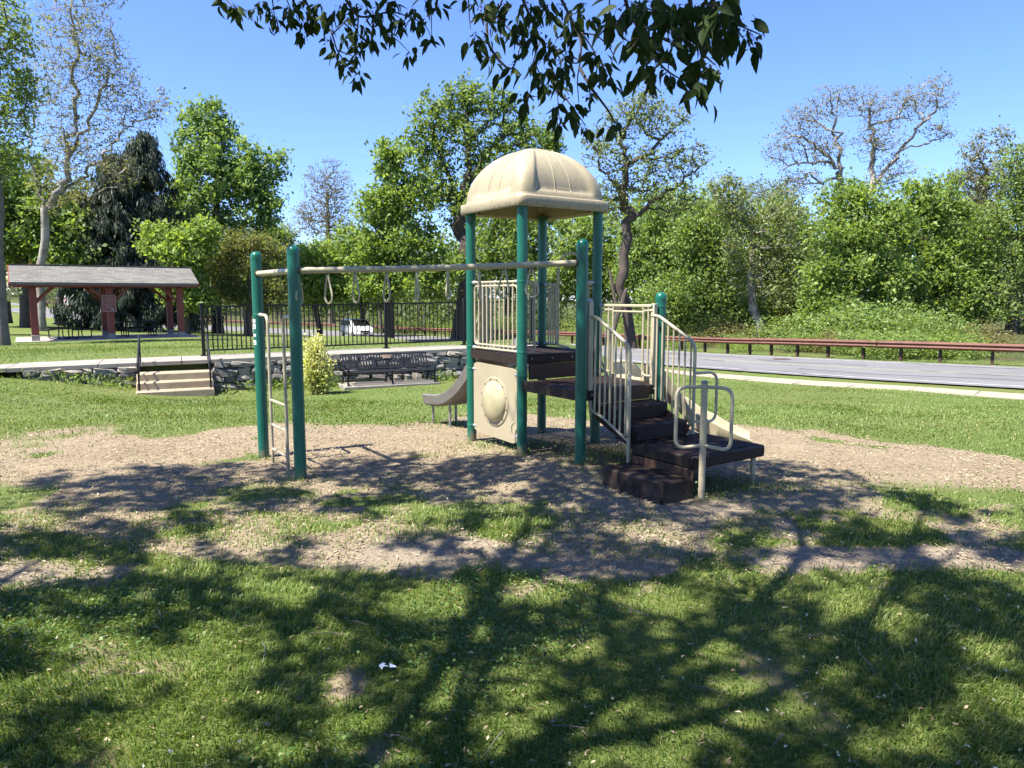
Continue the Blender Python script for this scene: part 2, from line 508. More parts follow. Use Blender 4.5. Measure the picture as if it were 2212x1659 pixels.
def fillet(pts, r, n=5, closed=False):
    pts = [Vector(p) for p in pts]
    out = []
    m = len(pts)
    for i, p in enumerate(pts):
        if not closed and i in (0, m - 1):
            out.append(p); continue
        a = pts[i - 1]; b = pts[(i + 1) % m]
        da = a - p; db = b - p
        rr = min(r, da.length * 0.49, db.length * 0.49)
        pa = p + da.normalized() * rr; pb = p + db.normalized() * rr
        for k in range(n + 1):
            t = k / n
            out.append(pa * (1 - t) ** 2 + p * 2 * t * (1 - t) + pb * t * t)
    return out

def catmull(pts, per=8):
    P = [np.array(p, float) for p in pts]
    P = [2 * P[0] - P[1]] + P + [2 * P[-1] - P[-2]]
    out = []
    for i in range(1, len(P) - 2):
        p0, p1, p2, p3 = P[i - 1], P[i], P[i + 1], P[i + 2]
        for k in range(per):
            t = k / per
            out.append(0.5 * ((2 * p1) + (-p0 + p2) * t + (2 * p0 - 5 * p1 + 4 * p2 - p3) * t * t + (-p0 + 3 * p1 - 3 * p2 + p3) * t ** 3))
    out.append(P[-2])
    return np.array(out)

# ------------------------------------------------------------------ terrain
ROAD_PX = [(-1100, 610, 120), (-500, 625, 108), (-150, 642, 100), (60, 668, 95), (190, 689, 92), (330, 701, 92), (480, 709, 90), (600, 714, 86), (720, 721, 79),
           (830, 728, 71), (950, 734, 61), (1100, 744, 50.5), (1300, 760, 40.5), (1500, 774, 32.5), (1800, 792, 27.0),
           (2212, 813, 23.2), (2800, 840, 19.6), (3800, 880, 16.5)]
road_c = catmull([pix(*p) for p in ROAD_PX], 14)
road_t = np.gradient(road_c[:, :2], axis=0); road_t /= np.linalg.norm(road_t, axis=1, keepdims=True)
road_n = np.stack([-road_t[:, 1], road_t[:, 0]], 1)       # points to the far side
ROAD_HW = 3.7
arc = np.concatenate([[0], np.cumsum(np.linalg.norm(np.diff(road_c[:, :2], axis=0), axis=1))])

# retaining wall: runs from W0 along WD, its face turned to the playground
W0 = np.array((-9.6, 13.95)); WD = np.array((0.914, 0.406)); WN = np.array((-0.406, 0.914))
WLEN = 11.3
def wall_tq(x, y):
    dx = x - W0[0]; dy = y - W0[1]
    return dx * WD[0] + dy * WD[1], dx * WN[0] + dy * WN[1]
def wall_top(t):
    return 0.19 + 0.012 * t

class TPS:
    def __init__(s, P, z, lam=0.02):
        s.P = np.array(P, float); n = len(P)
        d = np.linalg.norm(s.P[:, None] - s.P[None], axis=2)
        K = d ** 2 * np.log(d + 1e-9)
        K[d < 1e-9] = 0
        A = np.zeros((n + 3, n + 3)); A[:n, :n] = K + lam * np.eye(n)
        A[:n, n] = 1; A[:n, n + 1:] = s.P; A[n, :n] = 1; A[n + 1:, :n] = s.P.T
        s.w = np.linalg.solve(A, np.concatenate([z, [0, 0, 0]]))
    def __call__(s, x, y):
        sh = np.shape(x); q = np.stack([np.ravel(x), np.ravel(y)], 1)
        out = np.empty(len(q))
        n = len(s.P)
        for a in range(0, len(q), 20000):
            qq = q[a:a + 20000]
            d = np.linalg.norm(qq[:, None] - s.P[None], axis=2)
            K = d ** 2 * np.log(d + 1e-9)
            out[a:a + 20000] = K @ s.w[:n] + s.w[n] + qq @ s.w[n + 1:]
        return out.reshape(sh)

low_pts = []
for x in (-14, -7, 0, 7, 14):
    for y in (-12, -4, 3):
        low_pts.append((x, y, 0.0))
for p in ((-5, 6.5, 0.02), (-2.5, 6.5, 0), (0.5, 6.5, 0.02), (3, 6.5, 0), (5.5, 6.5, -.02), (-4, 9, 0), (0, 9, -.03), (3, 9, -.05),
          (-6.5, 14.2, -.33), (-3, 15.6, -.38), (0, 17.2, -.36), (-9.3, 13.6, 0.04), (-11, 12.5, .18), (-9, 10, 0.06), (2, 13, -.3), (5, 12, -.28),
          (9, 13, -.38), (8, 18, -.75), (3, 20, -.6), (11, 20, -.85), (13, 12, -.3), (16, 9, -.35), (5, 25, -1.0), (1, 30, -1.1)):
    low_pts.append(p)
up_pts = []
for t in np.linspace(-6, 12, 7):
    for q in (0.2, 2.2):
        c = W0 + WD * t + WN * q
        up_pts.append((c[0], c[1], wall_top(t) + (0 if q < 1 else 0.02)))
for px in ((0, 742, 33), (90, 738, 34.5), (240, 733, 36.2), (390, 728, 38), (480, 728, 42), (600, 730, 44), (750, 735, 42), (950, 742, 36), (1100, 752, 30),
           (0, 700, 55), (150, 702, 60), (-150, 720, 40), (775, 731, 58), (650, 728, 58), (900, 737, 50), (560, 722, 66), (820, 733, 50), (650, 746, 24), (780, 746, 24), (900, 747, 24), (1000, 749, 24), (780, 739, 32), (900, 742, 32), (620, 738, 32), (240, 752, 26), (0, 757, 25), (420, 748, 26)):
    p = pix(*px); up_pts.append((p.x, p.y, p.z))
rs = slice(0, len(road_c), 10)
for c, n_ in zip(road_c[rs], road_n[rs]):
    for o in (-6, 5):
        q = (c[0] + n_[0] * o, c[1] + n_[1] * o, c[2])
        up_pts.append(q); low_pts.append(q)
    if c[1] > 18:
        low_pts.append((c[0] + n_[0] * 60, c[1] + n_[1] * 60, c[2] + 0.5))
        up_pts.append((c[0] + n_[0] * 60, c[1] + n_[1] * 60, c[2] + 0.5))
low_f = TPS([p[:2] for p in low_pts], np.array([p[2] for p in low_pts]))
up_f = TPS([p[:2] for p in up_pts], np.array([p[2] for p in up_pts]))

def road_near(x, y):
    """distance to the road's centre line and its height there"""
    sh = np.shape(x); q = np.stack([np.ravel(x), np.ravel(y)], 1)
    d = np.empty(len(q)); z = np.empty(len(q))
    R2 = road_c[::2]
    for a in range(0, len(q), 20000):
        dd = np.linalg.norm(q[a:a + 20000, None] - R2[None, :, :2], axis=2)
        i = dd.argmin(1)
        d[a:a + 20000] = dd[np.arange(len(i)), i]; z[a:a + 20000] = R2[i, 2]
    return d.reshape(sh), z.reshape(sh)

def height(x, y):
    x = np.asarray(x, float); y = np.asarray(y, float)
    t, q = wall_tq(x, y)
    lo = low_f(x, y); hi = up_f(x, y)
    soft = np.maximum(sstep(WLEN - 0.3, WLEN + 4.5, t), sstep(0.6, -1.5, t))
    wq = 0.12 + soft * 3.0
    s = sstep(0.0, 1.0, (q - 0.12 - 0.05) / wq)
    rt = sstep(WLEN, WLEN + 12, t - 0.25 * np.maximum(q, 0))
    s = s * (1 - rt)
    h = lo * (1 - s) + hi * s
    far = np.hypot(x, y)
    h = np.clip(h, -6, 6)
    d, rz = road_near(x, y)
    k = sstep(4.2, 8.5, d)
    h = (rz - 0.05) * (1 - k) + h * k
    # little heaps of ground round the posts and in the play area
    near = sstep(14, 9, far)
    h = h + near * (0.035 * (fbm(x * 0.9, y * 0.9, 5, 3) - 0.5) + 0.02 * (fbm(x * 3.1, y * 3.1, 9, 2) - 0.5))
    h = h + 0.06 * np.exp(-((x - 0.62) ** 2 + (y - 6.64) ** 2) / 0.25)
    return h

def hgt(x, y):
    return float(height(np.array([x]), np.array([y]))[0])

def grass_mask(x, y):
    """1 where turf grows, 0 where the ground is bare"""
    rx = np.where(x < 0.2, 5.7, 5.0)
    ry = np.where(y > 7.0, 3.5, 2.6)
    e = ((x - 0.2) / rx) ** 2 + ((y - 7.0) / ry) ** 2
    n1 = fbm(x * 0.55, y * 0.55, 21, 4) - 0.5
    g = sstep(0.72, 1.12, e + n1 * 1.5)
    n2 = fbm(x * 1.25, y * 1.7, 33, 4)
    zone = sstep(7.0, 5.2, y) * sstep(3.2, 4.2, y)
    g = np.maximum(g, sstep(0.50, 0.60, n2) * zone * 0.95)
    g = np.maximum(g, sstep(0.66, 0.74, fbm(x * 1.1 + 40, y * 1.1, 35, 4)) * 0.6)
    g = np.maximum(g, (.20 + .25 * sstep(.45, .62, fbm(x * 2.1 + 7, y * 2.1, 37, 3))) * zone)
    # worn dirt strips and scuffed places
    def hole(cx, cy, ax, ay, k=1.0):
        return k * np.exp(-(((x - cx) / ax) ** 2 + ((y - cy) / ay) ** 2) ** 1.5)
    b = hole(-0.5, 4.48, 0.9, 0.30) + hole(2.4, 4.40, 1.15, 0.24) + hole(0.45, 4.25, 0.5, 0.16) + hole(-2.9, 4.12, 0.5, 0.28)
    b = b + hole(-0.69, 2.92, 0.11, 0.20, 0.9) + hole(-0.48, 2.45, 0.10, 0.14, .7) + hole(-0.95, 2.95, .12, .06, .6) + hole(1.2, 5.3, 1.2, .7, .5)
    b = b + 0.55 * sstep(0.60, 0.74, fbm(x * 2.6, y * 2.6, 51, 3)) * sstep(9, 6, y)
    return np.clip(g * (1 - np.clip(b, 0, 1)), 0, 1)

def under_structure(x, y):
    """tufts of weeds growing under decks and stairs"""
    k = np.zeros_like(x)
    for cx, cy, ax, ay in ((1.0, 7.2, .55, .38), (1.15, 6.95, .35, .3), (1.85, 6.0, .55, .3), (1.55, 5.72, .25, .12), (0.25, 7.75, .55, .3), (-.9, 9.5, .5, .3), (.75, 6.75, .3, .22), (-0.2, 7.75, .4, .18), (-2.47, 7.2, .13, .1), (-1.85, 6.32, .12, .1), (.62, 6.55, .14, .1), (.1, 7.33, .12, .1)):
        k = np.maximum(k, np.exp(-(((x - cx) / ax) ** 2 + ((y - cy) / ay) ** 2)))
    return k

# ground sheet: fine near the playground, coarse towards the horizon
def axis_pts(a, b, step, out, grow):
    c = list(np.arange(a, b + 1e-6, step))
    s = step; q = b
    while q < out:
        s *= grow; q += s; c.append(q)
    s = step; q = a; l = []
    while q > -out:
        s *= grow; q -= s; l.append(q)
    return np.array(l[::-1] + c)
gx = axis_pts(-11, 9, 0.085, 900, 1.07)
gy = axis_pts(1.5, 20, 0.085, 900, 1.07)
GX, GY = np.meshgrid(gx, gy)
GZ = height(GX, GY)
nx_, ny_ = len(gx), len(gy)
v = np.stack([GX.ravel(), GY.ravel(), GZ.ravel()], 1)
ii = np.arange(nx_ * ny_).reshape(ny_, nx_)
f = np.stack([ii[:-1, :-1].ravel(), ii[:-1, 1:].ravel(), ii[1:, 1:].ravel(), ii[1:, :-1].ravel()], 1)
me = fast_mesh('ground', v, f, smooth=True)
def vattr(me, name, val):
    a = me.attributes.new(name, 'FLOAT', 'POINT')
    a.data.foreach_set('value', np.asarray(val, np.float32).ravel())
GM = grass_mask(GX, GY)
GM = np.where(GY > 12, np.maximum(GM, 0.98), GM)
DR = np.exp(-(((GX + 0.5) / 1.1) ** 2 + ((GY - 4.5) / .42) ** 2)) + np.exp(-(((GX - 2.4) / 1.3) ** 2 + ((GY - 4.40) / .36) ** 2)) + np.exp(-(((GX + 2.9) / .6) ** 2 + ((GY - 4.1) / .34) ** 2))
DR = DR + np.exp(-(((GX - 1.0) / 1.2) ** 2 + ((GY - 5.4) / .6) ** 2)) * 0.7
_rd, _rz = road_near(GX, GY)
rc_side = np.zeros_like(GX)
R2 = road_c[::2]; RN2 = road_n[::2]
flat = np.stack([GX.ravel(), GY.ravel()], 1)
sd = np.empty(len(flat))
for a in range(0, len(flat), 20000):
    dd = flat[a:a + 20000, None] - R2[None, :, :2]
    i = (dd ** 2).sum(2).argmin(1)
    sd[a:a + 20000] = (dd[np.arange(len(i)), i] * RN2[i]).sum(1)
WOOD = sstep(4.6, 7.5, sd.reshape(GX.shape))
vattr(me, 'grass', GM); vattr(me, 'dirt', np.clip(DR, 0, 1)); vattr(me, 'wood', WOOD)

def ground_material():
    m, nt, out = nodes_of('ground_turf_and_mulch')
    p = N(nt, 'ShaderNodeBsdfPrincipled')
    p.inputs['Roughness'].default_value = 0.95
    p.inputs['Specular IOR Level'].default_value = 0.15
    g = N(nt, 'ShaderNodeAttribute', attribute_name='grass').outputs['Fac']
    d = N(nt, 'ShaderNodeAttribute', attribute_name='dirt').outputs['Fac']
    w = N(nt, 'ShaderNodeAttribute', attribute_name='wood').outputs['Fac']
    n1 = noise(nt, 1.1, 6, 0.65); n2 = noise(nt, 26, 5, 0.75); n3 = noise(nt, 7, 5, 0.7, dist=1.2); n4 = noise(nt, 90, 3, 0.7); n5 = noise(nt, 0.22, 5, 0.6)
    turf = ramp(nt, n3.outputs[0], [(0.28, (0.068, 0.105, 0.024)), (0.5, (0.110, 0.162, 0.038)), (0.68, (0.170, 0.198, 0.060)), (0.85, (0.27, 0.255, 0.11))]).outputs[0]
    turf = mixc(nt, ramp(nt, n5.outputs[0], [(0.4, (0, 0, 0)), (0.68, (1, 1, 1))]).outputs[0], turf, (0.165, 0.165, 0.055))
    turf = mixc(nt, 0.5, turf, ramp(nt, n2.outputs[0], [(0.3, (0.035, 0.055, 0.012)), (0.5, (0.10, 0.135, 0.030)), (0.72, (0.24, 0.25, 0.08))]).outputs[0])
    mulch = ramp(nt, n2.outputs[0], [(0.25, (0.135, 0.099, 0.062)), (0.45, (0.265, 0.208, 0.134)), (0.62, (0.37, 0.302, 0.20)), (0.8, (0.46, 0.385, 0.265))]).outputs[0]
    mulch = mixc(nt, ramp(nt, n1.outputs[0], [(0.35, (0, 0, 0)), (0.65, (0.55, 0.55, 0.55))]).outputs[0], mulch, (0.22, 0.168, 0.108))
    dirt = ramp(nt, n3.outputs[0], [(0.3, (0.24, 0.195, 0.145)), (0.7, (0.34, 0.29, 0.225))]).outputs[0]
    dirt = mixc(nt, 0.35, dirt, mulch)
    bare = mixc(nt, d, mulch, dirt)
    mm = N(nt, 'ShaderNodeMath', operation='MULTIPLY_ADD')
    nt.links.new(n2.outputs[0], mm.inputs[0]); mm.inputs[1].default_value = 0.9
    nt.links.new(g, mm.inputs[2])
    gr = ramp(nt, mm.outputs[0], [(0.78, (0, 0, 0)), (1.05, (1, 1, 1))]).outputs[0]
    col = mixc(nt, gr, bare, turf)
    floor = ramp(nt, n1.outputs[0], [(0.35, (0.075, 0.058, 0.035)), (0.55, (0.055, 0.07, 0.022)), (0.7, (0.09, 0.11, 0.03))]).outputs[0]
    col = mixc(nt, w, col, floor)
    nt.links.new(col, p.inputs['Base Color'])
    bp = N(nt, 'ShaderNodeBump'); bp.inputs['Strength'].default_value = 0.9; bp.inputs['Distance'].default_value = 0.03
    ad = N(nt, 'ShaderNodeMath', operation='MULTIPLY_ADD')
    nt.links.new(n4.outputs[0], ad.inputs[0]); ad.inputs[1].default_value = 0.5; nt.links.new(n2.outputs[0], ad.inputs[2])
    nt.links.new(ad.outputs[0], bp.inputs['Height']); nt.links.new(bp.outputs[0], p.inputs['Normal'])
    nt.links.new(p.outputs[0], out.inputs[0])
    return m
ground = link('ground', me, ground_material())
tag(ground, kind='structure')

# ------------------------------------------------------------------ road, lines, sidewalk
def strip(name, mat, off0, off1, lift, i0=0, i1=None, kind='structure', thick=0.0, dash=None):
    mb = MB()
    idx = list(range(i0, i1 if i1 else len(road_c)))
    for a, b in zip(idx[:-1], idx[1:]):
        if dash and (a // dash) % 2: continue
        q = []
        for i in (a, b):
            for o in (off0, off1):
                q.append((road_c[i, 0] + road_n[i, 0] * o, road_c[i, 1] + road_n[i, 1] * o, road_c[i, 2] + lift))
        mb.add(q, [(0, 2, 3, 1)])
    return mb
def strip_obj(name, mat, *a, **k):
    mb = strip(name, mat, *a, **k)
    me = bpy.data.meshes.new(name); me.from_pydata(mb.v, [], mb.f); me.validate()
    o = link(name, me, mat); tag(o, kind='structure')
    return o
strip_obj('road', M['asphalt'], -ROAD_HW, ROAD_HW, 0.0)
strip_obj('road_edge_line', M['line_white'], -3.25, -3.13, 0.005)
strip_obj('road_edge_line', M['line_white'], 3.05, 3.17, 0.005)
strip_obj('road_centre_line', M['line_yellow'], -0.16, -0.06, 0.005)
strip_obj('road_centre_line', M['line_yellow'], 0.06, 0.16, 0.005)
# the tan sidewalk on the near side of the road, laid in slabs
i_sw = int(np.argmin(np.abs(road_c[:, 1] - 33)))
sw_pts = [(road_c[i, 0] - road_n[i, 0] * 5.6, road_c[i, 1] - road_n[i, 1] * 5.6) for i in range(i_sw, len(road_c))]
sw = np.array(sw_pts); sl = np.concatenate([[0], np.cumsum(np.linalg.norm(np.diff(sw, axis=0), axis=1))])
sidewalk = thing('sidewalk', (sw[0][0], sw[0][1], hgt(*sw[0])), None, None); sidewalk['kind'] = 'structure'
s_ = 0.0
while s_ < min(sl[-1] - 1.6, 48):
    a = np.array([np.interp(s_ + 0.012, sl, sw[:, 0]), np.interp(s_ + 0.012, sl, sw[:, 1])])
    b = np.array([np.interp(s_ + 1.49, sl, sw[:, 0]), np.interp(s_ + 1.49, sl, sw[:, 1])])
    tdir = (b - a) / np.linalg.norm(b - a); nd = np.array((-tdir[1], tdir[0]))
    mb = MB()
    top = []
    for pt in (a, b):
        for o in (-0.62, 0.62):
            q = pt + nd * o
            top.append((q[0], q[1], hgt(*(pt)) + 0.035 + random.uniform(-.004, .004)))
    bot = [(x, y, z - 0.12) for x, y, z in top]
    mb.add(top + bot, [(0, 2, 3, 1), (0, 1, 5, 4), (2, 6, 7, 3), (0, 4, 6, 2), (1, 3, 7, 5)])
    mb.build('slab', M['sidewalk'], sidewalk, smooth=False)
    s_ += 1.5

# ------------------------------------------------------------------ play structure
PB = Vector((0.10, 7.40, 0)); PU = Vector((0.825, 0.565, 0)).normalized(); PV = Vector((PU.y, -PU.x, 0))
UZ = Vector((0, 0, 1))
def P(u, v, z): return PB + PU * u + PV * v + UZ * z
S = 0.97
play = thing('play_structure', P(0.4, 0.2, 0), 'tan and green playground climber with domed roof, stairs, two slides and hanging rings', 'playground structure')

def post(p, z0, z1, r=0.052, cap=True, dome=True):
    mb = MB(); mb.tube([(p.x, p.y, z0), (p.x, p.y, z0 + .3), (p.x, p.y, (z0 + z1) / 2), (p.x, p.y, z1 - 0.06 if cap else z1)], r, 20)
    o = mb.build('post', M['green_post'], play)
    if cap:
        c = MB(); prof = [(r + .002, z1 - 0.075), (r + .0025, z1 - 0.05)]
        for k in range(7):
            a = k / 6 * math.pi / 2
            prof.append(((r + .002) * math.cos(a), z1 - 0.05 + 0.05 * math.sin(a)))
        c.lathe((p.x, p.y, 0), prof, 20).build('cap', M['green_cap'], o)
    return o
def base_z(p): return hgt(p.x, p.y) - 0.25
pF = Vector((-2.47, 7.28, 0)); pN = Vector((-1.85, 6.38, 0))
pA, pBt, pC, pD, p3, p4 = P(0, -S, 0), P(0, 0, 0), P(S, -S, 0), P(S, 0, 0), P(0, .92, 0), P(S, .93, 0)
post_F = post(pF, base_z(pF), 2.02)
post_N = post(pN, base_z(pN), 2.02)
for q in (pA, pBt, pC, pD):
    post(q, base_z(q), 2.50, cap=False)
post(p3, base_z(p3), 2.09)
post_4 = post(p4, base_z(p4), 1.63)
# stickers on the far ladder post
for z, w in ((1.335, .034), (1.275, .05), (1.20, .026), (1.12, .045)):
    mb = MB()
    a0 = math.atan2(-pF.y, -pF.x) - 0.95
    arcp = []
    for k in range(5):
        a = a0 + (k / 4 - .5) * 0.75
        arcp.append((pF.x + .0535 * math.cos(a), pF.y + .0535 * math.sin(a)))
    for k in range(4):
        (xa, ya), (xb, yb) = arcp[k], arcp[k + 1]
        mb.add([(xa, ya, z), (xb, yb, z), (xb, yb, z + w), (xa, ya, z + w)], [(0, 1, 2, 3)])
    s = mb.build('sticker', M['sticker_white'], post_F)
    mb = MB()
    for k in (1, 2):
        (xa, ya), (xb, yb) = arcp[k], arcp[k + 1]
        e = 1.02
        xa, xb = pF.x + (xa - pF.x) * e, pF.x + (xb - pF.x) * e; ya, yb = pF.y + (ya - pF.y) * e, pF.y + (yb - pF.y) * e
        mb.add([(xa, ya, z + w * .25), (xb, yb, z + w * .25), (xb, yb, z + w * .5), (xa, ya, z + w * .5)], [(0, 1, 2, 3)])
    mb.build('sticker_print', M['sticker_blue'], post_F)

def clamp(p, z, d, name='clamp', mat='clamp'):
    """two-piece collar round a post with a lug in direction d"""
    mb = MB(); d = Vector(d); d.z = 0; d.normalize()
    mb.lathe((p.x, p.y, z), [(.0525, -.010), (.0545, -.008), (.0545, .008), (.0525, .010)], 18)
    mb.tube([Vector((p.x, p.y, z)) + d * .045, Vector((p.x, p.y, z)) + d * .085, Vector((p.x, p.y, z)) + d * .115], [.019, .021, .016], 8)
    col_ = MB(); col_.v = mb.v[:72]; col_.f = [f_ for f_ in mb.f if max(f_) < 72]
    lug = MB(); lug.v = mb.v[72:]; lug.f = [tuple(i - 72 for i in f_) for f_ in mb.f if min(f_) >= 72]
    o = lug.build(name, M[mat], play)
    col_.build('collar', M['green_cap'], o)
    return o

# --- roof dome
rc = P(S / 2, -S / 2, 0)
def dome_r(a, e):      # superellipse radius factor
    c, s = abs(math.cos(a)), abs(math.sin(a))
    return (c ** e + s ** e) ** (-1.0 / e)
hw = S / 2 + 0.095
ang0 = math.atan2(PU.y, PU.x)
NA, NT = 256, 40
mb = MB()
def ring(fr, z, e, inset=0.0, detail=False, t=0):
    row = []
    for k in range(NA):
        a = 2 * math.pi * k / NA
        r = hw * fr * dome_r(a, e) - inset
        if detail:
            am = ((a + math.pi / 4) % (math.pi / 2)) - math.pi / 4       # angle from a face's middle
            pan = float(sstep(0.62, 0.565, abs(am))) * float(sstep(0.03, 0.09, t)) * float(sstep(0.86, 0.72, t))
            r = r - 0.042 * pan
        row.append((rc.x + r * math.cos(a + ang0), rc.y + r * math.sin(a + ang0), z))
    return row
rows = []
z0 = 2.455
rows.append(ring(0.93, z0 + 0.02, 15)); rows.append(ring(0.995, z0, 15)); rows.append(ring(1.012, z0 + .012, 15)); rows.append(ring(1.012, z0 + 0.085, 15)); rows.append(ring(1.0, z0 + 0.105, 15)); rows.append(ring(0.955, z0 + 0.112, 15))
for i in range(NT):
    t = (i + 0.4) / NT
    fr = 0.945 * (math.cos(t * math.pi / 2) ** 0.93)
    z = z0 + 0.112 + 0.55 * math.sin(t * math.pi / 2) ** 0.95
    e = 9.5 * (1 - t) ** 1.5 + 2.1
    rows.append(ring(max(fr, .01), z, e, 0, True, t))
flatv = [q for r_ in rows for q in r_]
fs = []
for i in range(len(rows) - 1):
    for k in range(NA):
        fs.append((i * NA + k, i * NA + (k + 1) % NA, (i + 1) * NA + (k + 1) % NA, (i + 1) * NA + k))
flatv.append((rc.x, rc.y, rows[-1][0][2] + .004)); top = len(flatv) - 1
for k in range(NA): fs.append(((len(rows) - 1) * NA + k, (len(rows) - 1) * NA + (k + 1) % NA, top))
SEAMS = []
for fc in range(4):
    for da in (-.2, .2):
        kk_ = int(round((fc * math.pi / 2 + da) / (2 * math.pi) * NA)) % NA
        SEAMS.append([rows[i][kk_] for i in range(8, 6 + int(NT * .80))])
# inner shell seen from below
b0 = len(flatv)
inner = [ring(0.93, z0 + 0.02, 15)]
for i in range(9):
    t = (i + .5) / 9.5
    inner.append(ring(0.90 * math.cos(t * math.pi / 2) ** .8, z0 + .06 + .50 * math.sin(t * math.pi / 2), 7 * (1 - t) + 2.1))
for r_ in inner: flatv += r_
for i in range(len(inner) - 1):
    for k in range(NA):
        fs.append((b0 + i * NA + k, b0 + (i + 1) * NA + k, b0 + (i + 1) * NA + (k + 1) % NA, b0 + i * NA + (k + 1) % NA))
me_d = bpy.data.meshes.new('roof'); me_d.from_pydata([(a - ORG[play].x, b - ORG[play].y, c - ORG[play].z) for a, b, c in flatv], [], fs)
me_d.validate(); me_d.shade_smooth(); me_d.set_sharp_from_angle(angle=R(55))
roof = link('roof', me_d, M['tan_plastic'], play)
for sm in SEAMS:
    MB().tube(sm, .0065, 6).build('seam_rib', M['tan_plastic'], roof)
for q in (pA, pBt, pC, pD):
    d = (rc - q).normalized()
    mb = MB(); c = Vector((q.x, q.y, 2.475)) + d * .10
    mb.lathe(c, [(.012, -.012), (.012, .012)], 8).build('bolt', M['bolt'], roof)

# --- decks built as an open grid of bars in a folded frame
def deck(u0, u1, v0, v1, zt, name='deck', fh=0.095, pitch=0.033):
    mb = MB()
    cu, cv = (u0 + u1) / 2, (v0 + v1) / 2
    w = 0.05
    for (a, b, ha, hb) in ((cu, v0 + w / 2, (u1 - u0) / 2, w / 2), (cu, v1 - w / 2, (u1 - u0) / 2, w / 2)):
        mb.box(P(a, b, zt - fh / 2), ha, hb, fh / 2, PU, PV, UZ, 0.012)
    for a in (u0 + w / 2, u1 - w / 2):
        mb.box(P(a, cv, zt - fh / 2 - .001), w / 2, (v1 - v0) / 2 - w + .002, fh / 2 - .001, PU, PV, UZ)
    o = mb.build(name, M['brown_deck'], play)
    g = MB()
    k = u0 + w + pitch / 2
    while k < u1 - w - .005:
        g.box(P(k, cv, zt - .006), .0095, (v1 - v0) / 2 - w + .001, .005, PU, PV, UZ); k += pitch
    k = v0 + w + pitch / 2
    while k < v1 - w - .005:
        g.box(P(cu, k, zt - .0085), (u1 - u0) / 2 - w + .001, .0095, .005, PU, PV, UZ); k += pitch
    gr = g.build('deck_grid', M['brown_deck'], o, smooth=False); gr['kind'] = 'stuff'
    bl = MB()
    for k in range(4):
        u = u0 + (u1 - u0) * (.12 + .253 * k)
        bl.lathe(P(u, v1 + .001, zt - fh * .45), [(.009, 0), (.009, .006), (.005, .009)], 8, PV)
    b_ = bl.build('bolts', M['clamp'], o); b_['kind'] = 'stuff'
    return o
deck(-.03, S + .03, -S - .03, 0.03, 1.01)
deck(-.03, S + .03, 0.035, .96, 0.75)
mb = MB(); mb.box(P(S / 2, 0.02, 0.835), S / 2 - .07, .012, .078, PU, PV, UZ, .006); mb.build('riser_panel', M['brown_panel'], play)

# --- railings
def rail_panel(a, b, z0, z1, n, r=0.0135, rb=0.0095, inset=0.06, mat='tan_pipe', name='railing', ends=True):
    a = Vector((a.x, a.y, 0)); b = Vector((b.x, b.y, 0)); d = (b - a).normalized(); L = (b - a).length
    mb = MB()
    mb.tube([a + d * .05 + UZ * z1, b - d * .05 + UZ * z1], r, 10)
    mb.tube([a + d * .05 + UZ * z0, b - d * .05 + UZ * z0], r, 10)
    pa, pb = a + d * (inset + .02), b - d * (inset + .02)
    loop = fillet([pa + UZ * (z0 + .04), pa + UZ * (z1 - .04), pb + UZ * (z1 - .04), pb + UZ * (z0 + .04)], .05, 5, True)
    mb.tube(loop, r * .85, 8, closed=True)
    o = mb.build(name, M[mat], play)
    for k in range(n):
        t = (k + 1) / (n + 1)
        q = pa + (pb - pa) * t
        MB().tube([q + UZ * (z0), q + UZ * (z1)], rb, 8).build('baluster', M[mat], o)
    return o
rail_panel(pA, pBt, 1.035, 1.735, 9)
for q, d in ((pA, PV), (pBt, -PV)):
    clamp(q, 1.735, d); clamp(q, 1.035, d)
# back sides of the upper deck: slide opening between A and C, climber arch between C and D
def short_panel(a, d, L, z0, z1, n):
    pts = fillet([a + d * .055 + UZ * z1, a + d * L + UZ * z1, a + d * L + UZ * z0, a + d * .055 + UZ * z0], .07, 5)
    o = MB().tube(pts, .0135, 10).build('railing', M['tan_pipe'], play)
    for k in range(n):
        q = a + d * (.08 + (L - .08) * (k + 1) / (n + 1))
        MB().tube([q + UZ * z0, q + UZ * z1], .0095, 8).build('baluster', M['tan_pipe'], o)
    clamp(a, z1, d); clamp(a, z0, d)
    return o
short_panel(pA, PU, .27, 1.04, 1.72, 3)
short_panel(pC, -PU, .27, 1.04, 1.72, 3)
short_panel(pC, PV, .30, 1.04, 1.72, 4)
short_panel(pD, -PV, .24, 1.04, 1.72, 2)
# arch over the climber opening
a0 = pC + PV * .30; b0 = pD - PV * .24
arch = [a0 + UZ * 1.04, a0 + UZ * 1.9]
for k in range(1, 8):
    t = k / 8 * math.pi
    arch.append((a0 + b0) / 2 + (a0 - b0) / 2 * math.cos(t) + UZ * (1.9 + .16 * math.sin(t)))
arch += [b0 + UZ * 1.9, b0 + UZ * 1.04]
MB().tube(arch, .0135, 8).build('climber_arch', M['tan_pipe'], play)
# curved climber rungs below it
for s_k in (0, 1):
    o_ = a0 if s_k == 0 else b0
    pts = [o_ + UZ * 1.04, o_ + PU * .22 + UZ * .95, o_ + PU * .42 + UZ * .6, o_ + PU * .5 + UZ * .2, o_ + PU * .52 - UZ * .1]
    cl = MB().tube(catmull(pts, 5).tolist(), .0135, 8).build('climber_rail', M['tan_pipe'], play)
for k in range(3):
    z = .25 + .25 * k
    off = (.49, .44, .32)[k]
    MB().tube([a0 + PU * off + UZ * z, b0 + PU * off + UZ * z], .012, 8).build('climber_rung', M['tan_pipe'], play)
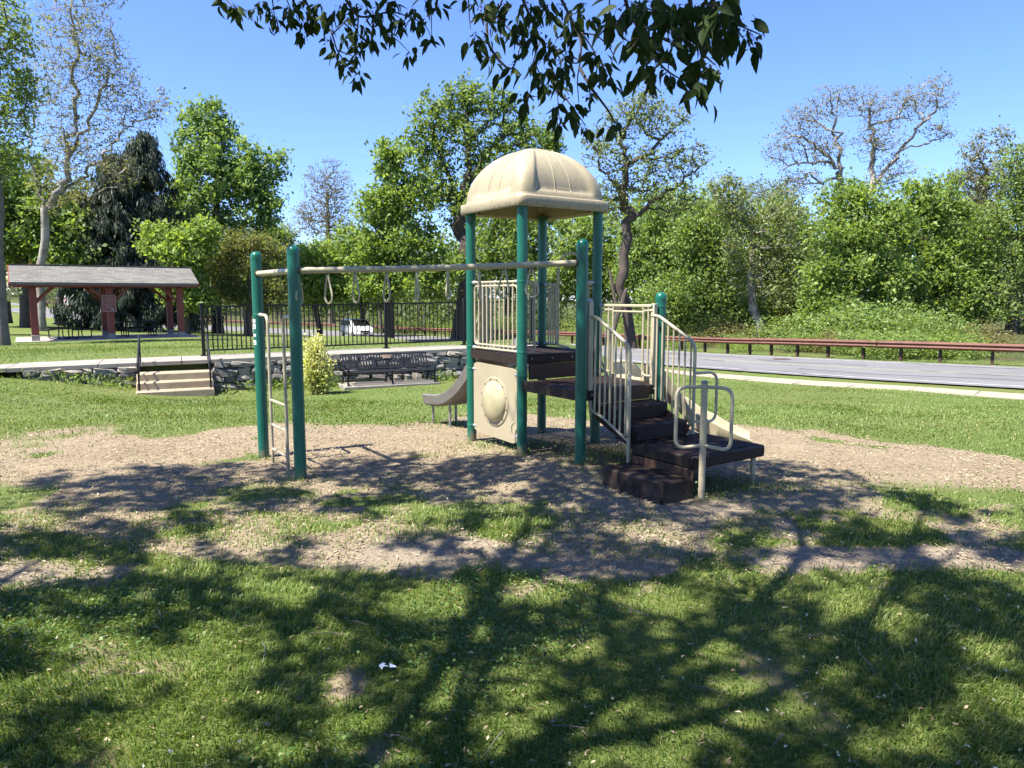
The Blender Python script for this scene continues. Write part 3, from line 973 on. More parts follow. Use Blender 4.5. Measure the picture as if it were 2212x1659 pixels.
# entry panel onto the yellow slide between D and P4
e0, e1 = Vector((pD.x, pD.y, 0)), Vector((p4.x, p4.y, 0))
ed = (e1 - e0).normalized(); eL = (e1 - e0).length
mb = MB()
mb.box((e0 + e1) / 2 + UZ * 1.495 + ed * .0, eL / 2 - .05, .012, .014, ed, Vector((-ed.y, ed.x, 0)), UZ, .006)
mb.tube([e0 + ed * .26 + UZ * 1.435, e0 + ed * .70 + UZ * 1.435], .011, 8)
entry = mb.build('slide_entry_panel', M['tan_pipe'], play)
for t in (.19, .26, .70, .77):
    MB().tube([e0 + ed * t + UZ * .80, e0 + ed * t + UZ * 1.485], .0115 if t in (.26, .70) else .010, 8).build('baluster', M['tan_pipe'], entry)
for (ta, tb) in ((.075, .26), (.70, .85)):
    lp = fillet([e0 + ed * tb + UZ * 1.45, e0 + ed * ta + UZ * 1.45, e0 + ed * ta + UZ * .81, e0 + ed * tb + UZ * .81], .05, 4)
    MB().tube(lp, .0105, 8).build('side_loop', M['tan_pipe'], entry)
clamp(pD, 1.495, ed); clamp(pD, .80, ed); clamp(p4, 1.495, -ed, mat='green_cap')
pl = p4 - ed * .10 + PU * .01
MB().box(Vector((pl.x, pl.y, 1.10)), .030, .014, .42, ed, PU, UZ, .006).build('mounting_plate', M['tan_pipe'], play)

# --- bubble window panel under the upper deck
pw = S - .13
cpan = P(0, -S / 2, .485)
mb = MB()
K = 48; pts_o = []; pts_i = []
def panel_pt(a, ex): # rounded-rect outline
    c, s = math.cos(a), math.sin(a)
    r_ = (abs(c / (pw / 2)) ** ex + abs(s / .385) ** ex) ** (-1 / ex)
    return r_ * c, r_ * s
for side in (-.012, .012):
    for k in range(K):
        x_, y_ = panel_pt(2 * math.pi * k / K + math.pi / K, 18)
        mb.v.append(tuple(cpan + PV * x_ + UZ * (y_ - .03 * x_) - PU * side))
    for k in range(K):
        a = 2 * math.pi * k / K + math.pi / K
        mb.v.append(tuple(cpan + PV * .225 * math.cos(a) + UZ * .225 * math.sin(a) - PU * side))
for k in range(K):
    k2 = (k + 1) % K
    mb.f += [(k, k2, K + k2, K + k), (2 * K + k, 3 * K + k, 3 * K + k2, 2 * K + k2), (k, 2 * K + k, 2 * K + k2, k2), (K + k, K + k2, 3 * K + k2, 3 * K + k)]
bub = mb.build('bubble_panel', M['tan_panel'], play)
mb = MB(); mb.lathe(cpan - PU * .0125, [(.262, 0), (.262, .006), (.255, .010), (.235, .010), (.222, .006), (.222, 0)], 40, -PU)
rg = mb.build('ring_flange', M['tan_panel'], bub)
prof = [(.224, 0.0)] + [(.224 * math.cos(t), .085 * math.sin(t)) for t in np.linspace(.05, 1.57, 9)]
MB().lathe(cpan - PU * .010, prof, 40, -PU).build('bubble_window', M['bubble'], bub)
for k in range(12):
    a = 2 * math.pi * (k + .5) / 12
    MB().lathe(cpan - PU * .0225 + PV * .243 * math.cos(a) + UZ * .243 * math.sin(a), [(.008, 0), (.008, .004), (.004, .006)], 8, -PU).build('bolt', M['bolt'], bub)
for q, d in ((pA, PV), (pBt, -PV)):
    clamp(q, .80, d); clamp(q, .17, d)
MB().tube(fillet([P(-.05, -.05, .33), P(-.06, -.10, .30), P(-.06, -.10, .20), P(-.05, -.05, .15)], .04, 4), .009, 7).build('pull_loop', M['tan_pipe'], play)

# --- slides
def slide(path, lats, prof, mat, name):
    pts = [Vector(p) for p in path]
    ups = []
    for i in range(len(pts)):
        t = (pts[min(i + 1, len(pts) - 1)] - pts[max(i - 1, 0)]).normalized()
        u_ = Vector(lats[i]).cross(t).normalized()
        if u_.z < 0: u_ = -u_
        ups.append(u_)
    return MB().sweep(pts, lats, ups, prof).build(name, M[mat], play, angle=50)
trough = [(-.27, .11), (-.245, .125), (-.22, .11), (-.21, .03), (-.17, 0), (.17, 0), (.21, .03), (.22, .11), (.245, .125), (.27, .11), (.255, .0), (.20, -.03), (-.20, -.03), (-.255, .0)]
sA = P(S / 2 - .02, -S - .03, .99)
sp = [sA, sA - PV * .10 - UZ * .01, sA - PV * .30 - UZ * .24, sA - PV * .55 - UZ * .47, sA - PV * .82 - UZ * .645, sA - PV * 1.12 - UZ * .75, sA - PV * 1.52 - UZ * .785]
spc = [Vector(q) for q in catmull(sp, 6)]
sl_o = slide(spc, [PU] * len(spc), trough, 'slide_grey', 'slide')
for dv, off in ((.98, .17), (1.42, .17)):
    for sgn in (-1, 1):
        q = sA - PV * dv + PU * off * sgn
        MB().tube([(q.x, q.y, hgt(q.x, q.y) - .1), (q.x, q.y, 0.18 if dv > 1.3 else .25)], .017, 10).build('leg', M['steel'], sl_o)
mb = MB(); q0, q1 = sA - PV * 1.42 - PU * .2, sA - PV * 1.42 + PU * .2
mb.bar(Vector((q0.x, q0.y, .18)), Vector((q1.x, q1.y, .18)), .03, .02); mb.build('cross_bar', M['steel'], sl_o)
hoop = fillet([P(.17, -S - .06, 1.0), P(.15, -S - .16, 1.12), P(.15, -S - .16, 1.25), P(.17, -S - .06, 1.40)], .06, 5)
MB().tube(hoop, .016, 8).build('slide_hood_handle', M['tan_panel'], sl_o)
# yellow curved slide to the right
st = (e0 + e1) / 2 + PU * .03
curve = catmull([(st.x, st.y, .755), (st.x + .16, st.y + .11, .745), (st.x + .36, st.y + .20, .60), (st.x + .60, st.y + .22, .39), (st.x + .80, st.y + .17, .22), (st.x + 1.02, st.y + .10, .135), (st.x + 1.29, st.y + .03, .095)], 6)
cpts = [Vector(q) for q in curve]; lats = []
for i in range(len(cpts)):
    t = cpts[min(i + 1, len(cpts) - 1)] - cpts[max(i - 1, 0)]; t.z = 0; t.normalize()
    lats.append(Vector((-t.y, t.x, 0)))
tr2 = [(-.26, .15), (-.235, .165), (-.21, .15), (-.20, .03), (-.16, 0), (.16, 0), (.20, .03), (.21, .15), (.235, .165), (.26, .15), (.245, -.0), (.20, -.03), (-.20, -.03), (-.245, .0)]
tr_end = [(a, b * (.35 if b > 0.05 else 1)) for a, b in tr2]
mb = MB(); ups = [UZ] * len(cpts)
n_ = len(tr2); base = 0; m_ = len(cpts)
for i, (p_, l_) in enumerate(zip(cpts, lats)):
    k = max(0, (i - (m_ - 9)) / 8)
    for (a, b), (a2, b2) in zip(tr2, tr_end):
        q = p_ + l_ * a * (1 + .12 * k) + UZ * (b * (1 - k) + b2 * k)
        mb.v.append(tuple(q))
for i in range(m_ - 1):
    for k in range(n_):
        k2 = (k + 1) % n_
        mb.f.append((i * n_ + k, i * n_ + k2, (i + 1) * n_ + k2, (i + 1) * n_ + k))
mb.f += [tuple(reversed(range(n_))), tuple((m_ - 1) * n_ + k for k in range(n_))]
ys = mb.build('slide', M['slide_plastic'], play, angle=50); ys['label'] = 'pale yellow curved slide running down to the right'
q = cpts[-8]; MB().tube([(q.x, q.y, hgt(q.x, q.y) - .1), (q.x, q.y, q.z - .02)], .02, 10).build('leg', M['steel'], ys)

# --- stairs
def step(u0, u1, v0, v1, zt, h, name='step', skirt=None):
    mb = MB()
    mb.box(P((u0 + u1) / 2, (v0 + v1) / 2, zt - h / 2), (u1 - u0) / 2, (v1 - v0) / 2, h / 2, PU, PV, UZ, .014)
    o = mb.build(name, M['brown_deck'], play)
    g = MB(); k = u0 + .045
    while k < u1 - .03:      # raised tread ribs
        g.box(P(k, (v0 + v1) / 2, zt + .002), .005, (v1 - v0) / 2 - .03, .003, PU, PV, UZ); k += .026
    k = v0 + .045
    while k < v1 - .03:
        g.box(P((u0 + u1) / 2, k, zt + .0017), (u1 - u0) / 2 - .03, .004, .0025, PU, PV, UZ); k += .045
    t_ = g.build('tread_ribs', M['brown_deck'], o, smooth=False); t_['kind'] = 'stuff'
    return o
SU0, SU1 = .13, .80
step(SU0, SU1, .965, 1.225, .62, .14)
step(SU0, SU1, 1.225, 1.47, .487, .145)
for (v0_, z0_, z1_) in ((.968, .622, .742), ):
    mb = MB(); mb.box(P((SU0 + SU1) / 2, v0_ + .004, (z0_ + z1_) / 2), (SU1 - SU0) / 2, .006, (z1_ - z0_) / 2 - .001, PU, PV, UZ); mb.build('riser_panel', M['brown_panel'], play)
mb = MB()
for u_ in (SU0 + .02, SU1 - .02):
    mb.bar(P(u_, .98, .56), P(u_, 1.47, .36), .02, .16)
mb.build('stringer', M['brown_deck'], play)
step(.12, 1.0, 1.452, 2.155, .345, .10, 'landing')
gl = hgt(1.0, 5.7)
mb = MB(); mb.box(P(.128, 1.80, (.245 + gl) / 2 + .02), .012, .345, (.245 - gl) / 2 - .02, PU, PV, UZ, .006); mb.build('riser_panel', M['brown_panel'], play)
step(-.215, .114, 1.455, 2.15, .185, .185 - gl + .06, 'step')
for (u_, v_) in ((.94, 2.08), (.94, 1.52)):
    q = P(u_, v_, 0)
    MB().tube([(q.x, q.y, hgt(q.x, q.y) - .15), (q.x, q.y, .25)], .023, 12).build('leg', M['tan_pipe'], play)

def hand_rail(u, end_v, z_end_bottom):
    s0 = .955 - .92
    vv = .92
    top = fillet([P(u, vv + .0, 1.405), P(u, vv + .09, 1.405), P(u, end_v, 1.17), P(u, end_v, z_end_bottom)], .075, 6)
    o = MB().tube(top, .0155, 10).build('hand_rail', M['tan_pipe'], play)
    bot = fillet([P(u, vv + .01, .80), P(u, vv + .012, .56), P(u, vv + .17, .53), P(u, end_v - .01, .36)], .10, 6)
    MB().tube(bot, .0125, 8).build('lower_rail', M['tan_pipe'], o)
    n = 7
    for k in range(n):
        v_ = vv + .05 + (end_v - vv - .05) * (k + .35) / n
        zt = 1.405 - max(0, (v_ - vv - .09)) / (end_v - vv - .09) * .235
        zb = .56 - max(0, (v_ - vv - .06)) / (end_v - vv) * .20
        MB().tube([P(u, v_, zb), P(u, v_, zt)], .0095, 8).build('baluster', M['tan_pipe'], o)
    return o
hl = hand_rail(.10, 1.44, -.12)
hr = hand_rail(.865, 1.47, .34)
# rail mounting plate and clamps on P3, P4
MB().box(P(.085, .94, 1.12), .028, .012, .42, PU, PV, UZ, .005).build('mounting_plate', M['tan_pipe'], play)
MB().box(P(.88, .945, 1.12), .026, .012, .40, PU, PV, UZ, .005).build('mounting_plate', M['tan_pipe'], play)
clamp(p3, 1.55, PU); clamp(p3, .78, PU); clamp(p4, .84, -PU)
clamp(pD, 1.735, -PU); clamp(pD, 1.03, -PU)
MB().tube(fillet([pD - PU * .06 + UZ * 1.735, pD - PU * .17 + UZ * 1.735, pD - PU * .17 + UZ * 1.03, pD - PU * .06 + UZ * 1.03], .04, 5), .0125, 8).build('grab_bar', M['tan_pipe'], play)
MB().tube(fillet([pBt + PU * .06 + UZ * 1.735, pBt + PU * .15 + UZ * 1.735, pBt + PU * .15 + UZ * 1.03, pBt + PU * .06 + UZ * 1.03], .04, 5), .0125, 8).build('grab_bar', M['tan_pipe'], play)

def grab_loop(c, out, zlo, zhi, parent):
    pts = fillet([c + UZ * zhi, c + out + UZ * (zhi + .0), c + out + UZ * (zlo - .02), c + UZ * zlo], .10, 6)
    return MB().tube(pts, .0135, 10).build('grab_handle', M['tan_pipe'], parent)
grab_loop(P(.10, 1.44, 0), (-PU * .16 + PV * .16), .44, .93, play)
grab_loop(P(.865, 1.47, 0), (PU * .27 + PV * .03), .46, .90, play)
# the pole with the bent double loop at the landing's near corner
q = P(.165, 2.20, 0); gz = hgt(q.x, q.y)
mb = MB(); mb.tube([(q.x, q.y, gz - .15), (q.x, q.y, .93)], .0255, 14)
hp = mb.build('handle_pole', M['tan_pipe'], play)
MB().lathe((q.x, q.y, .93), [(.020, -.02), (.027, 0), (.027, .012), (.018, .02)], 12).build('pole_cap', M['steel'], hp)
cam2 = Vector((0 - q.x, 0 - q.y, 0)).normalized(); sdv = Vector((-cam2.y, cam2.x, 0))
for sg in (-1, 1):
    o_ = sdv * sg * .205 + cam2 * .085
    c0 = Vector((q.x, q.y, 0))
    pts = fillet([c0 + UZ * .90, c0 + o_ + UZ * .905, c0 + o_ + UZ * .425, c0 + UZ * .445], .085, 7)
    MB().tube(pts, .0140, 10).build('grab_handle', M['tan_pipe'], hp)

# --- ladder, crossbar, ring beam
cb0, cb1 = Vector((pF.x, pF.y, 1.805)), Vector((pN.x, pN.y, 1.805))
MB().tube([cb0, cb1], .026, 14).build('cross_bar', M['tan_pipe'], play)
bm0, bm1 = Vector((pN.x, pN.y, 1.808)), Vector((p3.x, p3.y, 1.885))
# the beam sags slightly and is welded to the far crossbar
mid = (cb0 * .30 + cb1 * .70)
bmid = [bm0.lerp(bm1, t) + UZ * (-.012 * math.sin(t * math.pi)) for t in np.linspace(0, 1, 12)]
beam = MB().tube(bmid, .0265, 16).build('overhead_beam', M['tan_pipe'], play)
MB().tube([bm0.lerp(bm1, .745), bm0.lerp(bm1, .755)], .0285, 16).build('beam_collar', M['tan_pipe'], beam)
for q, d in ((pN, bm1 - bm0), (p3, bm0 - bm1), (pF, cb1 - cb0)):
    mb = MB(); dd = Vector(d).normalized()
    z = {id(pN): 1.808, id(p3): 1.885, id(pF): 1.805}[id(q)]
    c = Vector((q.x, q.y, z)) + dd * .047
    mb.lathe(c, [(.036, 0), (.036, .007), (.028, .012)], 14, dd); mb.build('beam_flange', M['bolt'], play)
ring_w = [(645, .5), (708, .55), (768, .48), (836, .5), (900, .25), (967, .28), (1035, .2), (1090, .88), (1148, 1.0)]
for x_, wf in ring_w:
    # where along the beam the ring hangs
    best = min(np.linspace(0, 1, 400), key=lambda t: abs(to_px(np.array(bm0.lerp(bm1, t).x), np.array(bm0.lerp(bm1, t).y), np.array(1.7))[0] - x_))
    c = bm0.lerp(bm1, best) - UZ * .036
    view = Vector((c.x, c.y, 0)).normalized(); side = Vector((view.y, -view.x, 0))
    an = math.acos(min(1, wf)) * (1 if int(x_) % 2 else -1)
    ax = side * math.cos(an) + view * math.sin(an)
    tilt = random.uniform(-.05, .05)
    prof = [(a_ * .9, b_ * .93) for a_, b_ in [(0.006, 0), (.020, -.05), (.047, -.14), (.060, -.195), (.052, -.235), (.030, -.262), (0, -.270), (-.030, -.262), (-.052, -.235), (-.060, -.195), (-.047, -.14), (-.020, -.05), (-.006, 0)]]
    pts = [c + ax * (a + tilt * b) + UZ * b for a, b in prof]
    rg = MB().tube([Vector(q) for q in catmull(pts, 3)], .0082, 8).build('ring_handle', M['tan_pipe'], play)
    MB().tube([c + UZ * .03, c - UZ * .012], .012, 8).build('hanger', M['bolt'], rg)
ld0 = pF.lerp(pN, .27); ld1 = pF.lerp(pN, .69); fd = (pN - pF).normalized()
for q, lo_, pp in ((ld0, pF, 1), (ld1, pN, -1)):
    g_ = hgt(q.x, q.y)
    pts = fillet([Vector((lo_.x, lo_.y, 1.41)) + fd * pp * .05, Vector((q.x, q.y, 1.41)), Vector((q.x, q.y, .7)), Vector((q.x, q.y, g_ - .1))], .09, 6)
    o = MB().tube(pts, .0155, 10).build('ladder_rail', M['tan_pipe'], play)
    clamp(lo_, 1.41, fd * pp)
for z in (.61, .375, .135):
    MB().tube([Vector((ld0.x, ld0.y, z)), Vector((ld1.x, ld1.y, z))], .012, 9).build('rung', M['tan_pipe'], play)

# ------------------------------------------------------------------ retaining wall
def WP(t, q, z):
    c = W0 + WD * t + WN * q
    return Vector((c[0], c[1], z))
WDv, WNv = Vector((WD[0], WD[1], 0)), Vector((WN[0], WN[1], 0))
# steps sit in the wall at tS0..tS1
def t_at_px(x, q=0.0):
    ts = np.linspace(-3, WLEN + 3, 2000)
    xs = to_px(W0[0] + WD[0] * ts + WN[0] * q, W0[1] + WD[1] * ts + WN[1] * q, np.zeros_like(ts))[0]
    return float(np.interp(x, xs, ts))
tS0, tS1 = t_at_px(297), t_at_px(458)
rng = np.random.default_rng(3)
stone_meshes = []
for k in range(10):
    bm = bmesh.new(); bmesh.ops.create_cube(bm, size=2.0)
    bmesh.ops.subdivide_edges(bm, edges=bm.edges, cuts=1, use_grid_fill=True)
    for v_ in bm.verts:
        c = v_.co; l = c.length
        c2 = c * (1.0 / max(abs(c.x), abs(c.y), abs(c.z)))
        rnd = c.normalized() * 1.22
        v_.co = c2.lerp(rnd, 0.42) + Vector(rng.normal(0, .12, 3))
    me = bpy.data.meshes.new('stone'); bm.to_mesh(me); bm.free()
    me.materials.append(M[('stone', 'stone_b', 'stone_c', 'stone', 'stone_c')[k % 5]])
    stone_meshes.append(me)
wall = thing('stone_wall', WP(0, 0, 0), 'low dry-looking grey stone retaining wall behind the bench', 'wall')
mb = MB()
for a, b in ((0.3, tS0 - .05), (tS1 + .05, WLEN)):
    n_seg = max(2, int((b - a) / .6))
    pts = [WP(a + (b - a) * i / n_seg, .22, 0) for i in range(n_seg + 1)]
    for i in range(n_seg):
        t0, t1 = a + (b - a) * i / n_seg, a + (b - a) * (i + 1) / n_seg
        z0_, z1_ = wall_top(t0) - .02, wall_top(t1) - .02
        q = [WP(t0, .07, -.7), WP(t1, .07, -.7), WP(t1, .07, z1_), WP(t0, .07, z0_), WP(t0, .42, -.7), WP(t1, .42, -.7), WP(t1, .42, z1_), WP(t0, .42, z0_)]
        mb.add(q, [(0, 1, 2, 3), (3, 2, 6, 7), (4, 7, 6, 5), (0, 3, 7, 4), (1, 5, 6, 2)])
mb.build('mortar_core', M['mortar'], wall, smooth=False)
n_st = 0
for a, b in ((0.35, tS0 - .04), (tS1 + .04, WLEN)):
    z_off = 0.0
    row = 0
    while z_off < 0.66:
        hh = rng.uniform(.13, .21) if row else rng.uniform(.08, .12)
        t = a + rng.uniform(-.1, .05)
        while t < b - .05:
            L = rng.uniform(.20, .52) * (0.8 if row == 0 else 1.0)
            L = min(L, b - t + .03)
            tc = t + L / 2
            zc = wall_top(tc) - .035 - z_off - hh / 2 + rng.uniform(-.02, .02)
            gz_ = float(low_f(np.array([WP(tc, -.1, 0).x]), np.array([WP(tc, -.1, 0).y]))[0])
            if zc + hh / 2 > gz_ - .05:
                o = bpy.data.objects.new('stone', stone_meshes[int(rng.integers(10))])
                COL.objects.link(o); o.parent = wall; ORG[o] = ORG[wall]
                o.location = WP(tc, .09 + rng.uniform(-.03, .03), zc) - ORG[wall]
                o.rotation_euler = (rng.uniform(-.12, .12), rng.uniform(-.14, .14), math.atan2(WD[1], WD[0]) + rng.uniform(-.12, .12) + (math.pi if rng.random() < .5 else 0))
                o.scale = (L / 2 * .99, .115, hh / 2 * 1.02)
                n_st += 1
            t += L + rng.uniform(.0, .02)
        z_off += hh + .005; row += 1
# end of the wall turning back
for k in range(9):
    o = bpy.data.objects.new('stone', stone_meshes[k % 10]); COL.objects.link(o); o.parent = wall
    o.location = WP(WLEN + .02, .25 + .33 * (k % 3), wall_top(WLEN) - .10 - .17 * (k // 3)) - ORG[wall]
    o.rotation_euler = (0, 0, math.atan2(WN[1], WN[0])); o.scale = (.17, .10, .085)

# concrete walk along the top of the wall, in slabs
walk = thing('concrete_walk', WP(0, .8, .2), None, None); walk['kind'] = 'structure'
t = -4.5
while t < WLEN + .2:
    t1 = min(t + 1.52, WLEN + .2)
    top = [(WP(a, q, 0), a) for a in (t + .008, t1 - .008) for q in ((.02, 1.35) if t > -.4 else (.05, 1.15))]
    vv_ = [(p.x, p.y, wall_top(a) + .035 - (.0 if a > -1 else .03 * (-1 - a))) for p, a in top]
    mb = MB(); mb.add(vv_ + [(x, y, z - .075) for x, y, z in vv_], [(0, 2, 3, 1), (0, 1, 5, 4), (2, 6, 7, 3), (0, 4, 6, 2), (1, 3, 7, 5), (4, 5, 7, 6)])
    mb.build('slab', M['concrete'], walk, smooth=False)
    t += 1.52

# concrete steps
tc = (tS0 + tS1) / 2; sw_ = tS1 - tS0
stairs = thing('concrete_steps', WP(tc, -.4, -.25), 'three tan concrete steps set into the stone wall', 'steps')
gz_ = hgt(*WP(tc, -.75, 0)[:2])
ztop = wall_top(tc) - .02
for k in range(3):
    zt = gz_ - .03 + (ztop - gz_ + .03) * (3 - k) / 4
    d0, d1 = -.10 - .30 * k, .30
    mb = MB(); mb.box(WP(tc, (d0 + d1) / 2 - .15, zt - .25), sw_ / 2, (d1 - d0) / 2 + .15, .25, WDv, WNv, UZ, .02)
    mb.build('step', M['step_concrete'], stairs)
for tt, lab in ((tS0 + .06, 'black iron handrail beside the concrete steps, on the pavilion side'), (tS1 - .06, 'black iron handrail beside the concrete steps, next to the fence')):
    hr_ = thing('handrail', WP(tt, -.5, gz_), lab, 'handrail', 'handrails of the concrete steps')
    za, zb = ztop + .52, gz_ + .66
    mb = MB(); A_, B_ = WP(tt, .18, za + .04), WP(tt, -.88, zb)
    mb.tube(fillet([A_ + WNv * .06 + UZ * .02, A_, B_, B_ - UZ * .05], .03, 3), .021, 8)
    mb.build('top_rail', M['black_iron'], hr_)
    MB().tube([WP(tt, .12, za - .36), WP(tt, -.84, zb - .30)], .014, 8).build('mid_rail', M['black_iron'], hr_)
    MB().tube([WP(tt, .12, ztop - .2), WP(tt, .12, za + .01)], .019, 8).build('post', M['black_iron'], hr_)
    MB().tube([WP(tt, -.84, gz_ - .1), WP(tt, -.84, zb)], .019, 8).build('post', M['black_iron'], hr_)

# ------------------------------------------------------------------ iron fence on the terrace
FQ = 1.12
f0, f1 = t_at_px(442, FQ), t_at_px(1146, FQ)
fence = thing('iron_fence', WP(f0, FQ, wall_top(f0)), 'black iron picket fence along the top of the stone wall', 'fence')
def fz(t): return wall_top(t) + .035
fposts = [f0, t_at_px(651, FQ), t_at_px(835, FQ), t_at_px(1003, FQ), f1]
for t in fposts:
    mb = MB(); mb.box(WP(t, FQ, fz(t) + .56), .036, .036, .58, WDv, WNv, UZ, .005)
    mb.box(WP(t, FQ, fz(t) + 1.15), .044, .044, .014, WDv, WNv, UZ, .008)
    mb.box(WP(t, FQ, fz(t) + .012), .07, .07, .010, WDv, WNv, UZ)
    mb.build('post', M['black_iron'], fence)
for a, b in zip(fposts[:-1], fposts[1:]):
    for zz in (1.08, .12):
        mb = MB(); mb.bar(WP(a + .03, FQ, fz(a) + zz), WP(b - .03, FQ, fz(b) + zz), .034, .034); mb.build('rail', M['black_iron'], fence)
    n = int((b - a) / .098)
    for k in range(1, n):
        t = a + (b - a) * k / n
        mb = MB(); lean = random.uniform(-.003, .003)
        mb.bar(WP(t, FQ, fz(t) + .11), WP(t + lean, FQ, fz(t) + 1.085), .023, .023, (0, 1, 0)); mb.build('picket', M['black_iron'], fence, smooth=False)

# ------------------------------------------------------------------ bench
bt0, bt1 = t_at_px(742, -.55), t_at_px(930, -.55)
bc = (bt0 + bt1) / 2; bL = bt1 - bt0
bz = hgt(*WP(bc, -.8, 0)[:2])
bench = thing('park_bench', WP(bc, -.6, bz), 'dark strap metal bench with a small bronze plaque, facing the playground', 'bench')
mb = MB(); mb.box(WP(bc, -.58, bz + .02), bL / 2 + .08, .42, .04, WDv, WNv, UZ, .01)
pad = mb.build('bench_pad', M['concrete']); tag(pad, 'thin pale concrete pad under the dark bench', 'concrete pad')
bz += .06
_bench_z0 = bz
def bench_side(t):
    mb = MB()
    pts = [WP(t, -.95, bz), WP(t, -.90, bz + .22), WP(t, -.94, bz + .40)]
    mb.tube([Vector(q) for q in catmull(pts, 4)], .022, 8)
    pts = [WP(t, -.30, bz), WP(t, -.42, bz + .25), WP(t, -.44, bz + .42)]
    mb.tube([Vector(q) for q in catmull(pts, 4)], .022, 8)
    mb.tube([WP(t, -.93, bz + .21), WP(t, -.42, bz + .25)], .018, 8)
    return mb.build('leg', M['bench_iron'], bench)
def bench_arm(t):
    pts = [WP(t, -.93, bz + .38), WP(t, -.96, bz + .56), WP(t, -.85, bz + .63), WP(t, -.60, bz + .60), WP(t, -.40, bz + .62)]
    return MB().tube([Vector(q) for q in catmull(pts, 4)], .018, 8).build('armrest', M['bench_iron'], bench)
for t in (bt0 + .02, bc, bt1 - .02): bench_side(t)
for t in (bt0 + .02, bt1 - .02): bench_arm(t)
mb = MB()
for q_, z_ in ((-.95, .405), (-.47, .395)): mb.tube([WP(bt0, q_, bz + z_), WP(bt1, q_, bz + z_)], .020, 8)
mb.build('seat_frame', M['bench_iron'], bench)
mb = MB()
for q_, z_ in ((-.44, .45), (-.25, .86)): mb.tube([WP(bt0, q_, bz + z_), WP(bt1, q_, bz + z_)], .020, 8)
mb.build('back_frame', M['bench_iron'], bench)
nst = 31
for k in range(nst):
    t = bt0 + .04 + (bL - .08) * k / (nst - 1)
    w = .037
    pr = catmull([WP(t, -.95, bz + .42), WP(t, -.80, bz + .405), WP(t, -.6, bz + .395), WP(t, -.47, bz + .41)], 3)
    MB().sweep([Vector(q) for q in pr], [WDv] * len(pr), [UZ] * len(pr), [(-w / 2, 0), (w / 2, 0), (w / 2, .006), (-w / 2, .006)]).build('seat_strap', M['bench_iron'], bench, smooth=False)
    pr = catmull([WP(t, -.445, bz + .46), WP(t, -.385, bz + .60), WP(t, -.30, bz + .78), WP(t, -.25, bz + .87)], 3)
    MB().sweep([Vector(q) for q in pr], [WDv] * len(pr), [-WNv] * len(pr), [(-w / 2, 0), (w / 2, 0), (w / 2, .006), (-w / 2, .006)]).build('back_strap', M['bench_iron'], bench, smooth=False)
pc = WP(bc + .02, -.315, bz + .78)
nb = (Vector((WNv.x, WNv.y, 0)) * .41 + UZ * .19).normalized()
mb = MB(); upv = (WNv * .19 + UZ * .41).normalized(); outv = WDv.cross(upv).normalized()
mb.box(pc - WNv * .018, .10, .055, .006, WDv, upv, outv, .004); mb.build('plaque', M['plaque'], bench)
bench.scale = (1, 1, .74)

# ------------------------------------------------------------------ pavilion
QL = Vector((0.84, 0.545, 0)).normalized(); QD = Vector((-QL.y, QL.x, 0))
q0 = pix(78, 737, 34.5)
def QP(a, d, z): return Vector((q0.x, q0.y, 0)) + QL * a + QD * d + UZ * z
pl_len = 6.25; pdep = 3.3
pzf = lambda a: q0.z + a * .01
pz = q0.z
pav = thing('picnic_pavilion', QP(pl_len / 2, pdep / 2, pz), 'open picnic pavilion with red timber posts and brown shingled roof', 'pavilion')
EZ = pix(225, 620, 36.0).z          # eave height
slabm = MB(); slabm.box(QP(pl_len / 2, pdep / 2, pz - .13), pl_len / 2 + .8, pdep / 2 + .7, .15, QL, QD, UZ)
slabm.build('floor_slab', M['slab'], pav, smooth=False)
posts_ad = [(a, d) for a in (0, pl_len / 2, pl_len) for d in (0, pdep)]
for a, d in posts_ad:
    h = .15
    mb = MB(); mb.box(QP(a, d, (pz + .28 + EZ) / 2), h, h, (EZ - pz - .28) / 2, QL, QD, UZ, .015)
    pm = mb.build('post', M['red_wood'], pav)
    mb = MB(); mb.box(QP(a, d, pz + .13), h + .015, h + .015, .15, QL, QD, UZ, .01); mb.build('post_base', M['concrete'], pm)
for d in (0, pdep):
    mb = MB(); mb.bar(QP(-.75, d, EZ + .11), QP(pl_len + .75, d, EZ + .11), .2, .24); mb.build('beam', M['red_wood'], pav, smooth=False)
for a in (0, pl_len / 2, pl_len):
    mb = MB(); mb.bar(QP(a, -.12, EZ + .28), QP(a, pdep + .12, EZ + .28), .16, .18); mb.build('tie_beam', M['red_wood'], pav, smooth=False)
    mb = MB(); mb.bar(QP(a, pdep / 2, EZ + .35), QP(a, pdep / 2, EZ + 1.1), .14, .14); mb.build('king_post', M['red_wood'], pav, smooth=False)
for a in (0, pl_len / 2, pl_len):
    for d in (0, pdep):
        for sg in (-1, 1):
            if (a == 0 and sg < 0) or (a == pl_len and sg > 0): continue
            mb = MB(); mb.bar(QP(a + sg * .10, d, EZ - .72), QP(a + sg * .85, d, EZ + .02), .11, .13, bev=.01); mb.build('brace', M['red_wood'], pav, smooth=False)
        sgd = 1 if d == 0 else -1
        mb = MB(); mb.bar(QP(a, d + sgd * .10, EZ - .68), QP(a, d + sgd * .78, EZ + .22), .11, .13); mb.build('brace', M['red_wood'], pav, smooth=False)
RZ = pix(209, 576, 37.9).z
ov = .62; ovl = .84
eq = -ov; ridge_d = pdep / 2
ez_out = EZ + .18
slope = (RZ - ez_out) / (ridge_d - eq)
rf = MB()
